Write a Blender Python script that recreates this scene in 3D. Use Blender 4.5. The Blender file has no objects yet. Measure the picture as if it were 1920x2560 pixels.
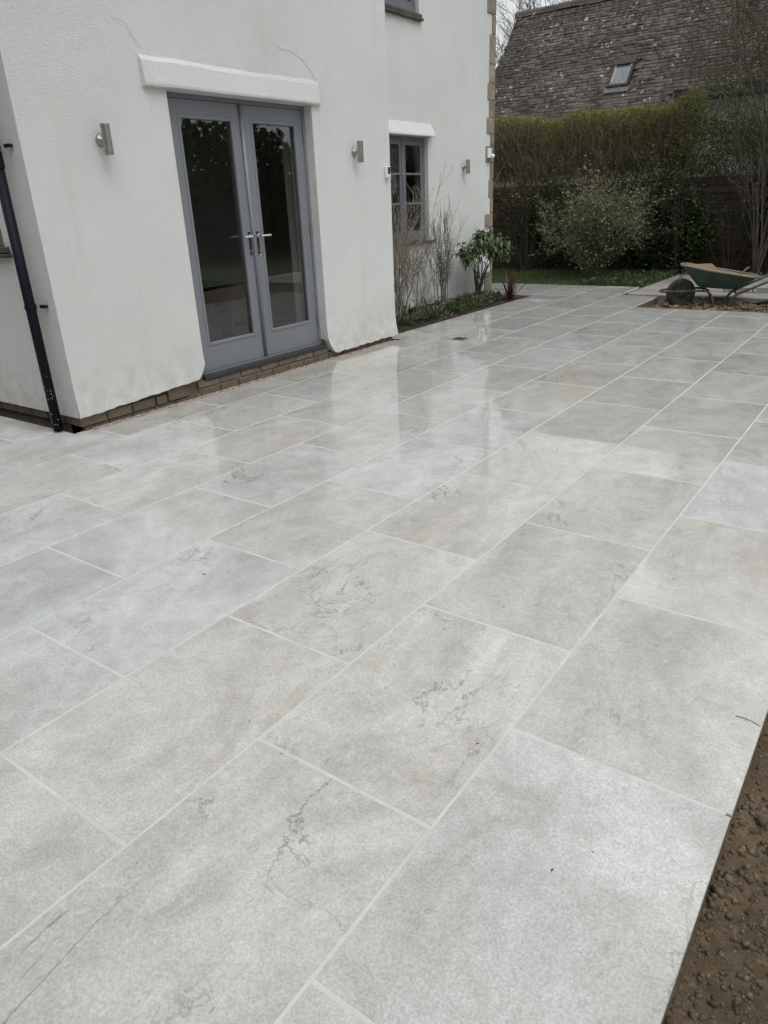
import bpy, bmesh, math, random
import numpy as np
from mathutils import Vector, Matrix, Euler

# ------------------------------------------------------------------ camera, sky, sun, exposure
SC = bpy.context.scene
COL = SC.collection
R = math.radians
cd = bpy.data.cameras.new("camera"); cam = bpy.data.objects.new("camera", cd); COL.objects.link(cam)
cd.sensor_fit = 'VERTICAL'; cd.sensor_height = 36.0; cd.lens = 1792.24 / 2560 * 36.0
cd.clip_start = 0.05; cd.clip_end = 500
_yaw, _pit, _rol = -0.6381, 0.4076, 0.0449
_f = Vector((math.sin(_yaw)*math.cos(_pit), math.cos(_yaw)*math.cos(_pit), -math.sin(_pit)))
_r0 = Vector((math.cos(_yaw), -math.sin(_yaw), 0)); _d0 = _f.cross(_r0)
_r = math.cos(_rol)*_r0 + math.sin(_rol)*_d0; _d = -math.sin(_rol)*_r0 + math.cos(_rol)*_d0
CAMP = Vector((0.7288, -1.1233, 1.4466))
cam.matrix_world = Matrix(((_r.x, -_d.x, -_f.x, CAMP.x), (_r.y, -_d.y, -_f.y, CAMP.y), (_r.z, -_d.z, -_f.z, CAMP.z), (0, 0, 0, 1)))
SC.camera = cam

SUN_EL, SUN_AZ = R(63), R(108)            # azimuth measured clockwise from +Y
W = bpy.data.worlds.new("World"); SC.world = W; W.use_nodes = True
wn, wl = W.node_tree.nodes, W.node_tree.links
wn.clear()
sky = wn.new('ShaderNodeTexSky'); sky.sky_type = 'NISHITA'; sky.sun_disc = False
sky.sun_elevation = SUN_EL; sky.sun_rotation = SUN_AZ
sky.air_density = 1.0; sky.dust_density = 9.0; sky.ozone_density = 1.0
hs = wn.new('ShaderNodeHueSaturation'); hs.inputs['Saturation'].default_value = 0.16
bg = wn.new('ShaderNodeBackground'); bg.inputs['Strength'].default_value = 0.15
wo = wn.new('ShaderNodeOutputWorld')
# overcast: an even cloud deck, softly mottled, over the clear-sky model
ctc = wn.new('ShaderNodeTexCoord'); cnz = wn.new('ShaderNodeTexNoise'); cnz.inputs['Scale'].default_value = 2.5; cnz.inputs['Detail'].default_value = 5
wl.new(ctc.outputs['Generated'], cnz.inputs['Vector'])
crp = wn.new('ShaderNodeMapRange'); crp.inputs[1].default_value = .3; crp.inputs[2].default_value = .7; crp.inputs[3].default_value = .86; crp.inputs[4].default_value = 1.12
wl.new(cnz.outputs[0], crp.inputs[0])
ccl = wn.new('ShaderNodeMix'); ccl.data_type = 'RGBA'; ccl.blend_type = 'MULTIPLY'; ccl.inputs[0].default_value = 1.0
ccl.inputs[6].default_value = (5.05, 5.25, 5.40, 1); wl.new(crp.outputs[0], ccl.inputs[7])
cmx = wn.new('ShaderNodeMix'); cmx.data_type = 'RGBA'; cmx.inputs[0].default_value = .68
wl.new(sky.outputs[0], hs.inputs['Color']); wl.new(hs.outputs[0], cmx.inputs[6]); wl.new(ccl.outputs[2], cmx.inputs[7]); wl.new(cmx.outputs[2], bg.inputs['Color']); wl.new(bg.outputs[0], wo.inputs['Surface'])
sl = bpy.data.lights.new("sun", 'SUN'); sl.energy = 0.6; sl.angle = R(40); sl.color = (1.0, 0.985, 0.96)
sun = bpy.data.objects.new("sun", sl); COL.objects.link(sun)
_sd = Vector((math.sin(SUN_AZ)*math.cos(SUN_EL), math.cos(SUN_AZ)*math.cos(SUN_EL), math.sin(SUN_EL)))
sun.rotation_euler = _sd.to_track_quat('Z', 'Y').to_euler(); sun.location = _sd*30
SC.view_settings.view_transform = 'Standard'; SC.view_settings.look = 'None'
SC.view_settings.gamma = 1.0; SC.view_settings.use_curve_mapping = False
SC.view_settings.exposure = 0.26
SC.render.engine = 'CYCLES'
SC.cycles.use_denoising = True
try: SC.cycles.denoiser = 'OPENIMAGEDENOISE'; SC.cycles.denoising_input_passes = 'RGB_ALBEDO_NORMAL'; SC.cycles.denoising_prefilter = 'NONE'
except Exception: pass
SC.cycles.max_bounces = 8; SC.cycles.transparent_max_bounces = 12
SC.cycles.caustics_reflective = False; SC.cycles.caustics_refractive = False

rng = random.Random(7)
nr = np.random.default_rng(11)

# ------------------------------------------------------------------ helpers
def link(o, parent=None):
    COL.objects.link(o)
    if parent is not None: o.parent = parent
    return o

def tag(o, label=None, cat=None, group=None, kind=None):
    if label: o['label'] = label
    if cat: o['category'] = cat
    if group: o['group'] = group
    if kind: o['kind'] = kind
    return o

def empty(name, loc, label, cat, group=None, rz=0.0):
    o = bpy.data.objects.new(name, None); COL.objects.link(o)
    o.empty_display_size = 0.1
    o.location = loc; o.rotation_euler = (0, 0, rz)
    return tag(o, label, cat, group)

class MB:
    """collects shapes, builds one mesh"""
    def __init__(s): s.v = []; s.f = []
    def quad(s, a, b, c, d):
        n = len(s.v); s.v += [tuple(a), tuple(b), tuple(c), tuple(d)]; s.f.append((n, n+1, n+2, n+3)); return s
    def tri(s, a, b, c):
        n = len(s.v); s.v += [tuple(a), tuple(b), tuple(c)]; s.f.append((n, n+1, n+2)); return s
    def box(s, x0, x1, y0, y1, z0, z1, ch=0.0):
        if x0 > x1: x0, x1 = x1, x0
        if y0 > y1: y0, y1 = y1, y0
        if z0 > z1: z0, z1 = z1, z0
        if ch <= 0:
            n = len(s.v)
            s.v += [(x0,y0,z0),(x1,y0,z0),(x1,y1,z0),(x0,y1,z0),(x0,y0,z1),(x1,y0,z1),(x1,y1,z1),(x0,y1,z1)]
            s.f += [tuple(n+i for i in q) for q in ((0,3,2,1),(4,5,6,7),(0,1,5,4),(1,2,6,5),(2,3,7,6),(3,0,4,7))]
            return s
        # chamfered box
        bm = bmesh.new()
        bmesh.ops.create_cube(bm, size=1.0)
        for v in bm.verts:
            v.co = Vector(((x0+x1)/2+v.co.x*(x1-x0), (y0+y1)/2+v.co.y*(y1-y0), (z0+z1)/2+v.co.z*(z1-z0)))
        bmesh.ops.bevel(bm, geom=list(bm.edges), offset=ch, segments=1, affect='EDGES')
        return s.addbm(bm)
    def addbm(s, bm):
        n = len(s.v); bm.verts.ensure_lookup_table(); bm.verts.index_update()
        s.v += [tuple(v.co) for v in bm.verts]
        s.f += [tuple(n+v.index for v in f.verts) for f in bm.faces]
        bm.free(); return s
    def prism(s, poly, axis, a, b):
        """poly: 2D points; extruded along axis from a to b"""
        n = len(s.v); m = len(poly)
        def P(p, t):
            return {0: (t, p[0], p[1]), 1: (p[0], t, p[1]), 2: (p[0], p[1], t)}[axis]
        s.v += [P(p, a) for p in poly] + [P(p, b) for p in poly]
        s.f.append(tuple(range(n+m-1, n-1, -1))); s.f.append(tuple(range(n+m, n+2*m)))
        for i in range(m):
            j = (i+1) % m
            s.f.append((n+i, n+j, n+m+j, n+m+i))
        return s
    def tube(s, pts, rad, seg=6, cap=True):
        pts = [Vector(p) for p in pts]; k = len(pts)
        if not hasattr(rad, '__len__'): rad = [rad]*k
        n = len(s.v)
        t0 = (pts[1]-pts[0]).normalized()
        up = Vector((0,0,1)) if abs(t0.z) < .9 else Vector((1,0,0))
        a = t0.cross(up).normalized()
        for i in range(k):
            t = (pts[min(i+1,k-1)]-pts[max(i-1,0)]).normalized()
            a = (a - t*a.dot(t))
            a = a.normalized() if a.length > 1e-6 else t.orthogonal().normalized()
            b = t.cross(a)
            for j in range(seg):
                th = 2*math.pi*j/seg
                s.v.append(tuple(pts[i]+(a*math.cos(th)+b*math.sin(th))*rad[i]))
        for i in range(k-1):
            for j in range(seg):
                j2 = (j+1) % seg
                s.f.append((n+i*seg+j, n+i*seg+j2, n+(i+1)*seg+j2, n+(i+1)*seg+j))
        if cap:
            s.f.append(tuple(n+j for j in range(seg-1, -1, -1)))
            s.f.append(tuple(n+(k-1)*seg+j for j in range(seg)))
        return s
    def lathe(s, c, axis, prof, seg=20):
        """prof: list of (along, radius) about axis vector through c"""
        c = Vector(c); ax = Vector(axis).normalized(); a = ax.orthogonal().normalized(); b = ax.cross(a)
        n = len(s.v); k = len(prof)
        for (t, r) in prof:
            for j in range(seg):
                th = 2*math.pi*j/seg
                s.v.append(tuple(c+ax*t+(a*math.cos(th)+b*math.sin(th))*max(r, 1e-4)))
        for i in range(k-1):
            for j in range(seg):
                j2 = (j+1) % seg
                s.f.append((n+i*seg+j, n+i*seg+j2, n+(i+1)*seg+j2, n+(i+1)*seg+j))
        s.f.append(tuple(n+j for j in range(seg-1, -1, -1)))
        s.f.append(tuple(n+(k-1)*seg+j for j in range(seg)))
        return s
    def mesh(s, name, mat, off=(0,0,0), smooth=False):
        me = bpy.data.meshes.new(name)
        ox, oy, oz = off
        me.from_pydata([(x-ox, y-oy, z-oz) for x, y, z in s.v], [], s.f)
        if mat: me.materials.append(mat)
        if smooth: me.polygons.foreach_set('use_smooth', [True]*len(me.polygons))
        me.update(); return me
    def build(s, name, mat, parent=None, smooth=False, loc=None):
        """world coordinates in; origin at loc (or the parent's own origin)"""
        if parent is not None:
            w = world_loc(parent); o = bpy.data.objects.new(name, s.mesh(name, mat, w, smooth)); link(o, parent)
        else:
            l = loc or (0,0,0)
            o = bpy.data.objects.new(name, s.mesh(name, mat, l, smooth)); link(o); o.location = l
        return o

def world_loc(o):
    p = Vector((0,0,0))
    while o is not None: p += Vector(o.location); o = o.parent
    return p

def np_mesh(name, verts, faces, mat, parent=None, off=(0,0,0), smooth=False):
    """verts (N,3) array, faces (M,k) array, fast"""
    verts = np.asarray(verts, np.float32) - np.asarray(off, np.float32); faces = np.asarray(faces, np.int32)
    me = bpy.data.meshes.new(name); k = faces.shape[1]
    me.vertices.add(len(verts)); me.vertices.foreach_set('co', verts.ravel())
    me.loops.add(faces.size); me.loops.foreach_set('vertex_index', faces.ravel())
    me.polygons.add(len(faces)); me.polygons.foreach_set('loop_start', np.arange(0, faces.size, k, dtype=np.int32))
    me.polygons.foreach_set('loop_total', np.full(len(faces), k, np.int32))
    if smooth: me.polygons.foreach_set('use_smooth', np.ones(len(faces), bool))
    me.update(calc_edges=True); me.validate()
    if mat: me.materials.append(mat)
    o = bpy.data.objects.new(name, me); link(o, parent)
    if parent is None: o.location = off
    return o

_perm = nr.random((64, 64, 64)).astype(np.float32)
def vnoise(p):
    p = np.asarray(p, np.float32); i = np.floor(p).astype(int); f = p-i; f = f*f*(3-2*f); r = 0
    for dx in (0,1):
        for dy in (0,1):
            for dz in (0,1):
                w = (f[...,0] if dx else 1-f[...,0])*(f[...,1] if dy else 1-f[...,1])*(f[...,2] if dz else 1-f[...,2])
                r = r + w*_perm[(i[...,0]+dx)%64, (i[...,1]+dy)%64, (i[...,2]+dz)%64]
    return r
def fbm(p, o=4):
    p = np.asarray(p, np.float32); r = 0; a = .5
    for k in range(o): r = r + a*vnoise(p*2**k+k*7.3); a *= .5
    return r

# ------------------------------------------------------------------ materials
def mat_new(name):
    m = bpy.data.materials.new(name); m.use_nodes = True
    nt = m.node_tree; nt.nodes.clear()
    out = nt.nodes.new('ShaderNodeOutputMaterial'); b = nt.nodes.new('ShaderNodeBsdfPrincipled')
    nt.links.new(b.outputs[0], out.inputs['Surface'])
    return m, nt, b
def setin(nt, sock, v):
    if hasattr(v, 'is_linked') or hasattr(v, 'links'): nt.links.new(v, sock)
    elif isinstance(v, (tuple, list)) and len(v) == 3 and sock.type == 'RGBA': sock.default_value = (*v, 1)
    else: sock.default_value = v
def noise(nt, vec, scale, detail=4, rough=.55, dist=0.0):
    n = nt.nodes.new('ShaderNodeTexNoise'); n.inputs['Scale'].default_value = scale; n.inputs['Detail'].default_value = detail
    n.inputs['Roughness'].default_value = rough; n.inputs['Distortion'].default_value = dist
    if vec is not None: nt.links.new(vec, n.inputs['Vector'])
    return n.outputs[0]
def mrange(nt, v, a, b, c=0.0, d=1.0, smooth=False):
    n = nt.nodes.new('ShaderNodeMapRange'); n.inputs[1].default_value = a; n.inputs[2].default_value = b
    n.inputs[3].default_value = c; n.inputs[4].default_value = d
    if smooth: n.interpolation_type = 'SMOOTHSTEP'
    nt.links.new(v, n.inputs[0]); return n.outputs[0]
def mixc(nt, fac, a, b, mode='MIX'):
    n = nt.nodes.new('ShaderNodeMix'); n.data_type = 'RGBA'; n.blend_type = mode
    setin(nt, n.inputs[0], fac); setin(nt, n.inputs[6], a); setin(nt, n.inputs[7], b); return n.outputs[2]
def math_(nt, op, a, b=0.0):
    n = nt.nodes.new('ShaderNodeMath'); n.operation = op; setin(nt, n.inputs[0], a); setin(nt, n.inputs[1], b); return n.outputs[0]
def bump(nt, h, strength, dist, normal=None):
    n = nt.nodes.new('ShaderNodeBump'); n.inputs['Strength'].default_value = strength; n.inputs['Distance'].default_value = dist
    nt.links.new(h, n.inputs['Height'])
    if normal is not None: nt.links.new(normal, n.inputs['Normal'])
    return n.outputs[0]
def wpos(nt): return nt.nodes.new('ShaderNodeNewGeometry').outputs['Position']
def orand(nt): return nt.nodes.new('ShaderNodeObjectInfo').outputs['Random']
def irand(nt): return nt.nodes.new('ShaderNodeNewGeometry').outputs['Random Per Island']

def simple(name, col, col2=None, rough=.6, scale=8, metal=0.0, bmp=0.0, bscale=60, bdist=.003, rnd=None, rndamt=.25, spec=.5):
    m, nt, b = mat_new(name); p = wpos(nt)
    c = col
    if col2 is not None: c = mixc(nt, mrange(nt, noise(nt, p, scale, 6), .35, .65), col, col2)
    if rnd:
        r = orand(nt) if rnd == 'object' else irand(nt)
        c = mixc(nt, 1.0, c, mixc(nt, r, (1-rndamt,)*3, (1+rndamt,)*3), 'MULTIPLY')
    setin(nt, b.inputs['Base Color'], c); b.inputs['Roughness'].default_value = rough; b.inputs['Metallic'].default_value = metal
    b.inputs['Specular IOR Level'].default_value = spec
    if bmp > 0: nt.links.new(bump(nt, noise(nt, p, bscale, 5), bmp, bdist), b.inputs['Normal'])
    return m

def m_slab():
    m, nt, b = mat_new('porcelain_slab')
    oi = nt.nodes.new('ShaderNodeObjectInfo'); tc = nt.nodes.new('ShaderNodeTexCoord')
    rnd = oi.outputs['Random']
    cmb = nt.nodes.new('ShaderNodeVectorMath'); cmb.operation = 'MULTIPLY_ADD'
    cx = nt.nodes.new('ShaderNodeCombineXYZ')
    nt.links.new(math_(nt, 'MULTIPLY', rnd, 57.0), cx.inputs[0]); nt.links.new(math_(nt, 'MULTIPLY', rnd, 31.0), cx.inputs[1]); nt.links.new(math_(nt, 'MULTIPLY', rnd, 17.0), cx.inputs[2])
    cmb.inputs[1].default_value = (1, 1, 1)
    nt.links.new(tc.outputs['Object'], cmb.inputs[0]); nt.links.new(cx.outputs[0], cmb.inputs[2])
    v = cmb.outputs[0]
    # stretched coordinates for bedded, banded clouds
    mp = nt.nodes.new('ShaderNodeMapping'); mp.inputs['Rotation'].default_value = (0, 0, .5); mp.inputs['Scale'].default_value = (1.0, .6, 1)
    nt.links.new(v, mp.inputs[0]); vs = mp.outputs[0]
    cloud = mrange(nt, noise(nt, vs, 2.1, 9, .66, 1.0), .36, .64)
    c = mixc(nt, cloud, (.400, .394, .380), (.570, .574, .566))
    # beige warmth, bluish cold patches
    warm = mrange(nt, noise(nt, vs, 1.9, 5, .6, .5), .48, .72)
    c = mixc(nt, math_(nt, 'MULTIPLY', warm, .55), c, (.455, .43, .385))
    cold = mrange(nt, noise(nt, v, 1.4, 4, .6, .3), .52, .72)
    c = mixc(nt, math_(nt, 'MULTIPLY', cold, .5), c, (.505, .515, .518))
    # grain and speckle
    grain = mrange(nt, noise(nt, v, 150, 5, .85), .34, .66)
    c = mixc(nt, 1.0, c, mixc(nt, grain, (.72, .72, .71), (1.24, 1.24, 1.24)), 'MULTIPLY')
    mott = mrange(nt, noise(nt, v, 9, 11, .82, .5), .35, .65)
    c = mixc(nt, 1.0, c, mixc(nt, mott, (.86, .855, .845), (1.12, 1.12, 1.125)), 'MULTIPLY')
    fleck = mrange(nt, noise(nt, vs, 42, 6, .75), .57, .64)
    c = mixc(nt, math_(nt, 'MULTIPLY', fleck, .3), c, (.62, .62, .608))
    pit = mrange(nt, noise(nt, v, 95, 3, .6), .66, .72)
    c = mixc(nt, math_(nt, 'MULTIPLY', pit, .45), c, (.22, .20, .17))
    # thin dark bedding cracks gathered in some areas
    vn = noise(nt, vs, 2.6, 8, .64, .9)
    ln = mrange(nt, math_(nt, 'ABSOLUTE', math_(nt, 'SUBTRACT', vn, .5)), .0, .0095, 1.0, 0.0)
    msk = mrange(nt, noise(nt, v, 1.7, 3, .5), .515, .64)
    c = mixc(nt, math_(nt, 'MULTIPLY', math_(nt, 'MULTIPLY', ln, msk), .88), c, (.18, .158, .128))
    # pale scratch-like veins
    vn2 = noise(nt, v, 2.2, 8, .6, 1.8)
    l2 = mrange(nt, math_(nt, 'ABSOLUTE', math_(nt, 'SUBTRACT', vn2, .46)), .0, .010, 1.0, 0.0)
    m2 = mrange(nt, noise(nt, vs, 1.2, 3, .5), .52, .66)
    c = mixc(nt, math_(nt, 'MULTIPLY', math_(nt, 'MULTIPLY', l2, m2), .6), c, (.58, .58, .565))
    # slab to slab
    r2 = math_(nt, 'FRACT', math_(nt, 'MULTIPLY', rnd, 7.31))
    c = mixc(nt, 1.0, c, mixc(nt, rnd, (.93, .93, .93), (1.06, 1.06, 1.06)), 'MULTIPLY')
    c = mixc(nt, 1.0, c, mixc(nt, r2, (.970, .992, 1.016), (1.020, .997, .952)), 'MULTIPLY')
    setin(nt, b.inputs['Base Color'], c)
    b.inputs['Specular IOR Level'].default_value = .35
    rn = noise(nt, v, 8, 5, .6)
    nt.links.new(mrange(nt, rn, .3, .7, .36, .55), b.inputs['Roughness'])
    h = noise(nt, v, 70, 6, .7)
    nt.links.new(bump(nt, h, .25, .0015), b.inputs['Normal'])
    # rain film, patchy, thinner where the paving has drained
    p = wpos(nt); sx = nt.nodes.new('ShaderNodeSeparateXYZ'); nt.links.new(p, sx.inputs[0])
    puddle = noise(nt, p, .75, 5, .6, .6)
    bias = mrange(nt, sx.outputs[1], .6, 3.6, -.12, .17)
    perslab = mrange(nt, rnd, 0, 1, -.05, .05)
    wet = mrange(nt, math_(nt, 'ADD', math_(nt, 'ADD', puddle, bias), perslab), .44, .56, .12, 1.0, True)
    nt.links.new(wet, b.inputs['Coat Weight'])
    b.inputs['Coat IOR'].default_value = 1.45
    nt.links.new(mrange(nt, noise(nt, p, 2.2, 3, .5), .3, .7, .02, .08), b.inputs['Coat Roughness'])
    nt.links.new(bump(nt, noise(nt, p, 5.5, 2, .4), .10, .006), b.inputs['Coat Normal'])
    return m

def m_render():
    m, nt, b = mat_new('white_render'); p = wpos(nt)
    c = mixc(nt, mrange(nt, noise(nt, p, .9, 5, .6), .35, .68), (.77, .782, .768), (.70, .712, .695))
    streak = nt.nodes.new('ShaderNodeMapping'); streak.inputs['Scale'].default_value = (5, 5, .35); nt.links.new(p, streak.inputs[0])
    s = mrange(nt, noise(nt, streak.outputs[0], 1.0, 5, .6), .56, .76)
    c = mixc(nt, math_(nt, 'MULTIPLY', s, .24), c, (.54, .54, .50))
    sx = nt.nodes.new('ShaderNodeSeparateXYZ'); nt.links.new(p, sx.inputs[0])
    low = mrange(nt, sx.outputs[2], .02, .55, 1.0, 0.0)
    splash = math_(nt, 'MULTIPLY', low, mrange(nt, noise(nt, p, 9, 6, .65), .36, .66))
    c = mixc(nt, math_(nt, 'MULTIPLY', splash, .6), c, (.40, .385, .32))
    setin(nt, b.inputs['Base Color'], c); b.inputs['Roughness'].default_value = .85; b.inputs['Specular IOR Level'].default_value = .2
    h = math_(nt, 'ADD', math_(nt, 'MULTIPLY', noise(nt, p, 125, 4, .65), 1.0), math_(nt, 'MULTIPLY', noise(nt, p, 30, 3, .55), .4))
    nt.links.new(bump(nt, h, .9, .012), b.inputs['Normal'])
    return m

def m_glass():
    m = bpy.data.materials.new('glass'); m.use_nodes = True; nt = m.node_tree; nt.nodes.clear()
    out = nt.nodes.new('ShaderNodeOutputMaterial'); mx = nt.nodes.new('ShaderNodeMixShader')
    tr = nt.nodes.new('ShaderNodeBsdfTransparent'); tr.inputs[0].default_value = (.95, .96, .955, 1)
    gl = nt.nodes.new('ShaderNodeBsdfGlossy'); gl.inputs['Roughness'].default_value = .0; gl.inputs[0].default_value = (.95, .97, .96, 1)
    lw_ = nt.nodes.new('ShaderNodeLayerWeight'); lw_.inputs[0].default_value = .5
    sch = math_(nt, 'ADD', math_(nt, 'MULTIPLY', math_(nt, 'POWER', lw_.outputs['Facing'], 4.0), .8), .085)
    nt.links.new(sch, mx.inputs[0])
    nt.links.new(tr.outputs[0], mx.inputs[1]); nt.links.new(gl.outputs[0], mx.inputs[2]); nt.links.new(mx.outputs[0], out.inputs[0])
    # very slight waviness of the panes
    p = wpos(nt); nt.links.new(bump(nt, noise(nt, p, 1.3, 2), .05, .02), gl.inputs['Normal'])
    return m

def m_leaf(name, c1, c2, rough=.5, trans=.25, spec=.3):
    m, nt, b = mat_new(name)
    c = mixc(nt, irand(nt), c1, c2)
    setin(nt, b.inputs['Base Color'], c); b.inputs['Roughness'].default_value = rough; b.inputs['Specular IOR Level'].default_value = spec
    out = [n for n in nt.nodes if n.type == 'OUTPUT_MATERIAL'][0]
    t = nt.nodes.new('ShaderNodeBsdfTranslucent'); setin(nt, t.inputs[0], c)
    mx = nt.nodes.new('ShaderNodeMixShader'); mx.inputs[0].default_value = trans
    nt.links.new(b.outputs[0], mx.inputs[1]); nt.links.new(t.outputs[0], mx.inputs[2]); nt.links.new(mx.outputs[0], out.inputs[0])
    return m

def m_tile():
    m, nt, b = mat_new('stone_roof_tile'); p = wpos(nt)
    c = mixc(nt, mrange(nt, noise(nt, p, 1.1, 5, .6), .35, .65), (.078, .067, .060), (.118, .104, .093))
    r = irand(nt); r2 = orand(nt)
    rr = math_(nt, 'FRACT', math_(nt, 'ADD', r, r2))
    c = mixc(nt, 1.0, c, mixc(nt, rr, (.84, .84, .84), (1.20, 1.19, 1.17)), 'MULTIPLY')
    # pale lichen blooms
    li = math_(nt, 'MULTIPLY', mrange(nt, noise(nt, p, 8.5, 5, .65, .4), .60, .64), mrange(nt, noise(nt, p, 1.3, 3, .6), .42, .58))
    c = mixc(nt, math_(nt, 'MULTIPLY', li, .9), c, (.52, .51, .48))
    moss = mrange(nt, noise(nt, p, 2.1, 5, .65), .60, .72)
    c = mixc(nt, math_(nt, 'MULTIPLY', moss, .45), c, (.085, .085, .045))
    setin(nt, b.inputs['Base Color'], c); b.inputs['Roughness'].default_value = .85; b.inputs['Specular IOR Level'].default_value = .25
    nt.links.new(bump(nt, noise(nt, p, 22, 5, .6), .5, .012), b.inputs['Normal'])
    return m

def m_soil(name, c1, c2, c3):
    m, nt, b = mat_new(name); p = wpos(nt)
    c = mixc(nt, mrange(nt, noise(nt, p, 3.0, 6, .65), .36, .66), c1, c2)
    c = mixc(nt, mrange(nt, noise(nt, p, 55, 5, .7), .52, .72), c, c3)
    setin(nt, b.inputs['Base Color'], c); b.inputs['Roughness'].default_value = .8; b.inputs['Specular IOR Level'].default_value = .25
    nt.links.new(bump(nt, noise(nt, p, 90, 6, .7), .9, .012), b.inputs['Normal'])
    return m

def m_wood():
    m, nt, b = mat_new('fence_wood'); tc = nt.nodes.new('ShaderNodeTexCoord'); p = wpos(nt)
    mp = nt.nodes.new('ShaderNodeMapping'); mp.inputs['Scale'].default_value = (1.2, 12, 14); nt.links.new(p, mp.inputs[0])
    g = mrange(nt, noise(nt, mp.outputs[0], 2.0, 6, .65, .4), .32, .68)
    c = mixc(nt, g, (.027, .0195, .013), (.060, .043, .028))
    c = mixc(nt, 1.0, c, mixc(nt, orand(nt), (.7, .7, .72), (1.3, 1.25, 1.2)), 'MULTIPLY')
    c = mixc(nt, math_(nt, 'MULTIPLY', mrange(nt, noise(nt, p, 1.6, 4), .5, .7), .5), c, (.07, .075, .045))
    setin(nt, b.inputs['Base Color'], c); b.inputs['Roughness'].default_value = .85; b.inputs['Specular IOR Level'].default_value = .2
    nt.links.new(bump(nt, g, .4, .004), b.inputs['Normal'])
    return m

def m_brick():
    m, nt, b = mat_new('plinth_brick'); p = wpos(nt)
    r = orand(nt)
    c = mixc(nt, mrange(nt, r, .55, 1.0), (.150, .118, .082), (.235, .165, .108))
    c = mixc(nt, mrange(nt, noise(nt, p, 14, 6, .65), .35, .68), c, (.105, .088, .064))
    c = mixc(nt, math_(nt, 'MULTIPLY', mrange(nt, noise(nt, p, 40, 5, .7), .55, .7), .5), c, (.27, .24, .19))
    setin(nt, b.inputs['Base Color'], c); b.inputs['Roughness'].default_value = .75
    nt.links.new(bump(nt, noise(nt, p, 90, 6, .7), .7, .004), b.inputs['Normal'])
    return m

def m_concrete():
    m, nt, b = mat_new('raw_concrete'); p = wpos(nt)
    c = mixc(nt, mrange(nt, noise(nt, p, 1.3, 8, .65), .34, .66), (.19, .175, .15), (.34, .325, .295))
    c = mixc(nt, math_(nt, 'MULTIPLY', mrange(nt, noise(nt, p, 40, 5, .7), .45, .7), .4), c, (.15, .14, .12))
    setin(nt, b.inputs['Base Color'], c); b.inputs['Roughness'].default_value = .7
    nt.links.new(bump(nt, noise(nt, p, 60, 6, .7), .5, .006), b.inputs['Normal'])
    return m

SLAB, RENDER, GLASS, TILE, WOOD, BRICK, CONC = m_slab(), m_render(), m_glass(), m_tile(), m_wood(), m_brick(), m_concrete()
GROUT = simple('pale_grout', (.585, .588, .57), (.50, .50, .485), .8, 5, bmp=.3, bscale=120)
SLABEDGE = simple('mortar_bed', (.105, .084, .058), (.155, .125, .088), .85, 6, bmp=.5, bscale=50, bdist=.006)
PAINT = simple('grey_paint', (.205, .215, .238), (.188, .198, .218), .38, 2.0)
PAINTD = simple('grey_window_paint', (.175, .182, .20), (.155, .162, .178), .42, 2.0)
CHROME = simple('polished_steel', (.72, .72, .72), None, .12, metal=1.0)
STEEL = simple('brushed_steel', (.46, .445, .42), (.37, .355, .335), .42, 30, metal=1.0)
LENS = simple('lamp_glass', (.35, .36, .36), None, .1)
SLATE = simple('dark_slate', (.022, .024, .028), (.035, .037, .042), .4, 12)
PIPE = simple('black_plastic', (.010, .011, .016), (.013, .014, .021), .5, 5, spec=.1)
SPLASH = simple('paint_splash', (.55, .55, .55), None, .7)
WHITEP = simple('white_plastic', (.80, .80, .79), None, .4)
BLACKP = simple('black_gloss', (.012, .012, .016), None, .1)
QUOIN = simple('quoin_stone', (.30, .265, .205), (.205, .18, .14), .85, 7, bmp=.6, bscale=45, bdist=.006, rnd='object', rndamt=.22)
SILLW = simple('weathered_sill', (.055, .048, .036), (.10, .088, .066), .8, 9, bmp=.5, bscale=40)
SOIL = m_soil('garden_soil', (.080, .058, .035), (.155, .114, .070), (.22, .17, .11))
SOILD = m_soil('dark_soil', (.030, .023, .016), (.060, .044, .030), (.09, .064, .042))
GRAVEL = simple('pink_gravel', (.50, .43, .37), (.40, .36, .32), .8, 40, rnd='island', rndamt=.4)
PEB = simple('pebble', (.17, .14, .10), (.11, .09, .064), .75, 20, rnd='island', rndamt=.6)
CLOD = simple('soil_clod', (.080, .061, .040), (.13, .10, .066), .9, 14, rnd='island', rndamt=.45, bmp=.6, bscale=70)
RUBBLE = simple('rubble', (.17, .132, .088), (.088, .067, .045), .9, 7, rnd='island', rndamt=.55, bmp=.6, bscale=40, bdist=.008)
GRASSM = m_leaf('grass_blade', (.030, .060, .012), (.070, .110, .026))
LAWN = simple('lawn_earth', (.030, .048, .013), (.046, .066, .022), .95, 5)
INTW = simple('interior_plaster', (.36, .35, .325), (.30, .29, .27), .8, 2)
INTF = simple('interior_floor', (.16, .11, .07), (.12, .08, .05), .4, 4)
INTD = simple('dark_upholstery_and_dim_room', (.022, .024, .032), (.03, .032, .042), .9, 20)  # armchair cloth; on the wing's inner walls it stands in for room shade
BARK = simple('grey_bark', (.105, .092, .072), (.065, .056, .043), .9, 15, bmp=.5, bscale=50)
BARKD = simple('dark_bark', (.048, .040, .030), (.030, .026, .019), .9, 15)
TWIGB = simple('tan_twig', (.34, .305, .25), (.21, .185, .145), .85, 9, rnd='island', rndamt=.35)
TWIGG = simple('grey_green_twig', (.19, .195, .16), (.12, .125, .10), .85, 9, rnd='island', rndamt=.3)
HTWIG = simple('hedge_twig', (.175, .130, .088), (.115, .095, .06), .9, 3, rnd='island', rndamt=.45)
L_EVER = m_leaf('evergreen_leaf', (.030, .066, .018), (.085, .135, .045), .35, .2, .5)
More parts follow.
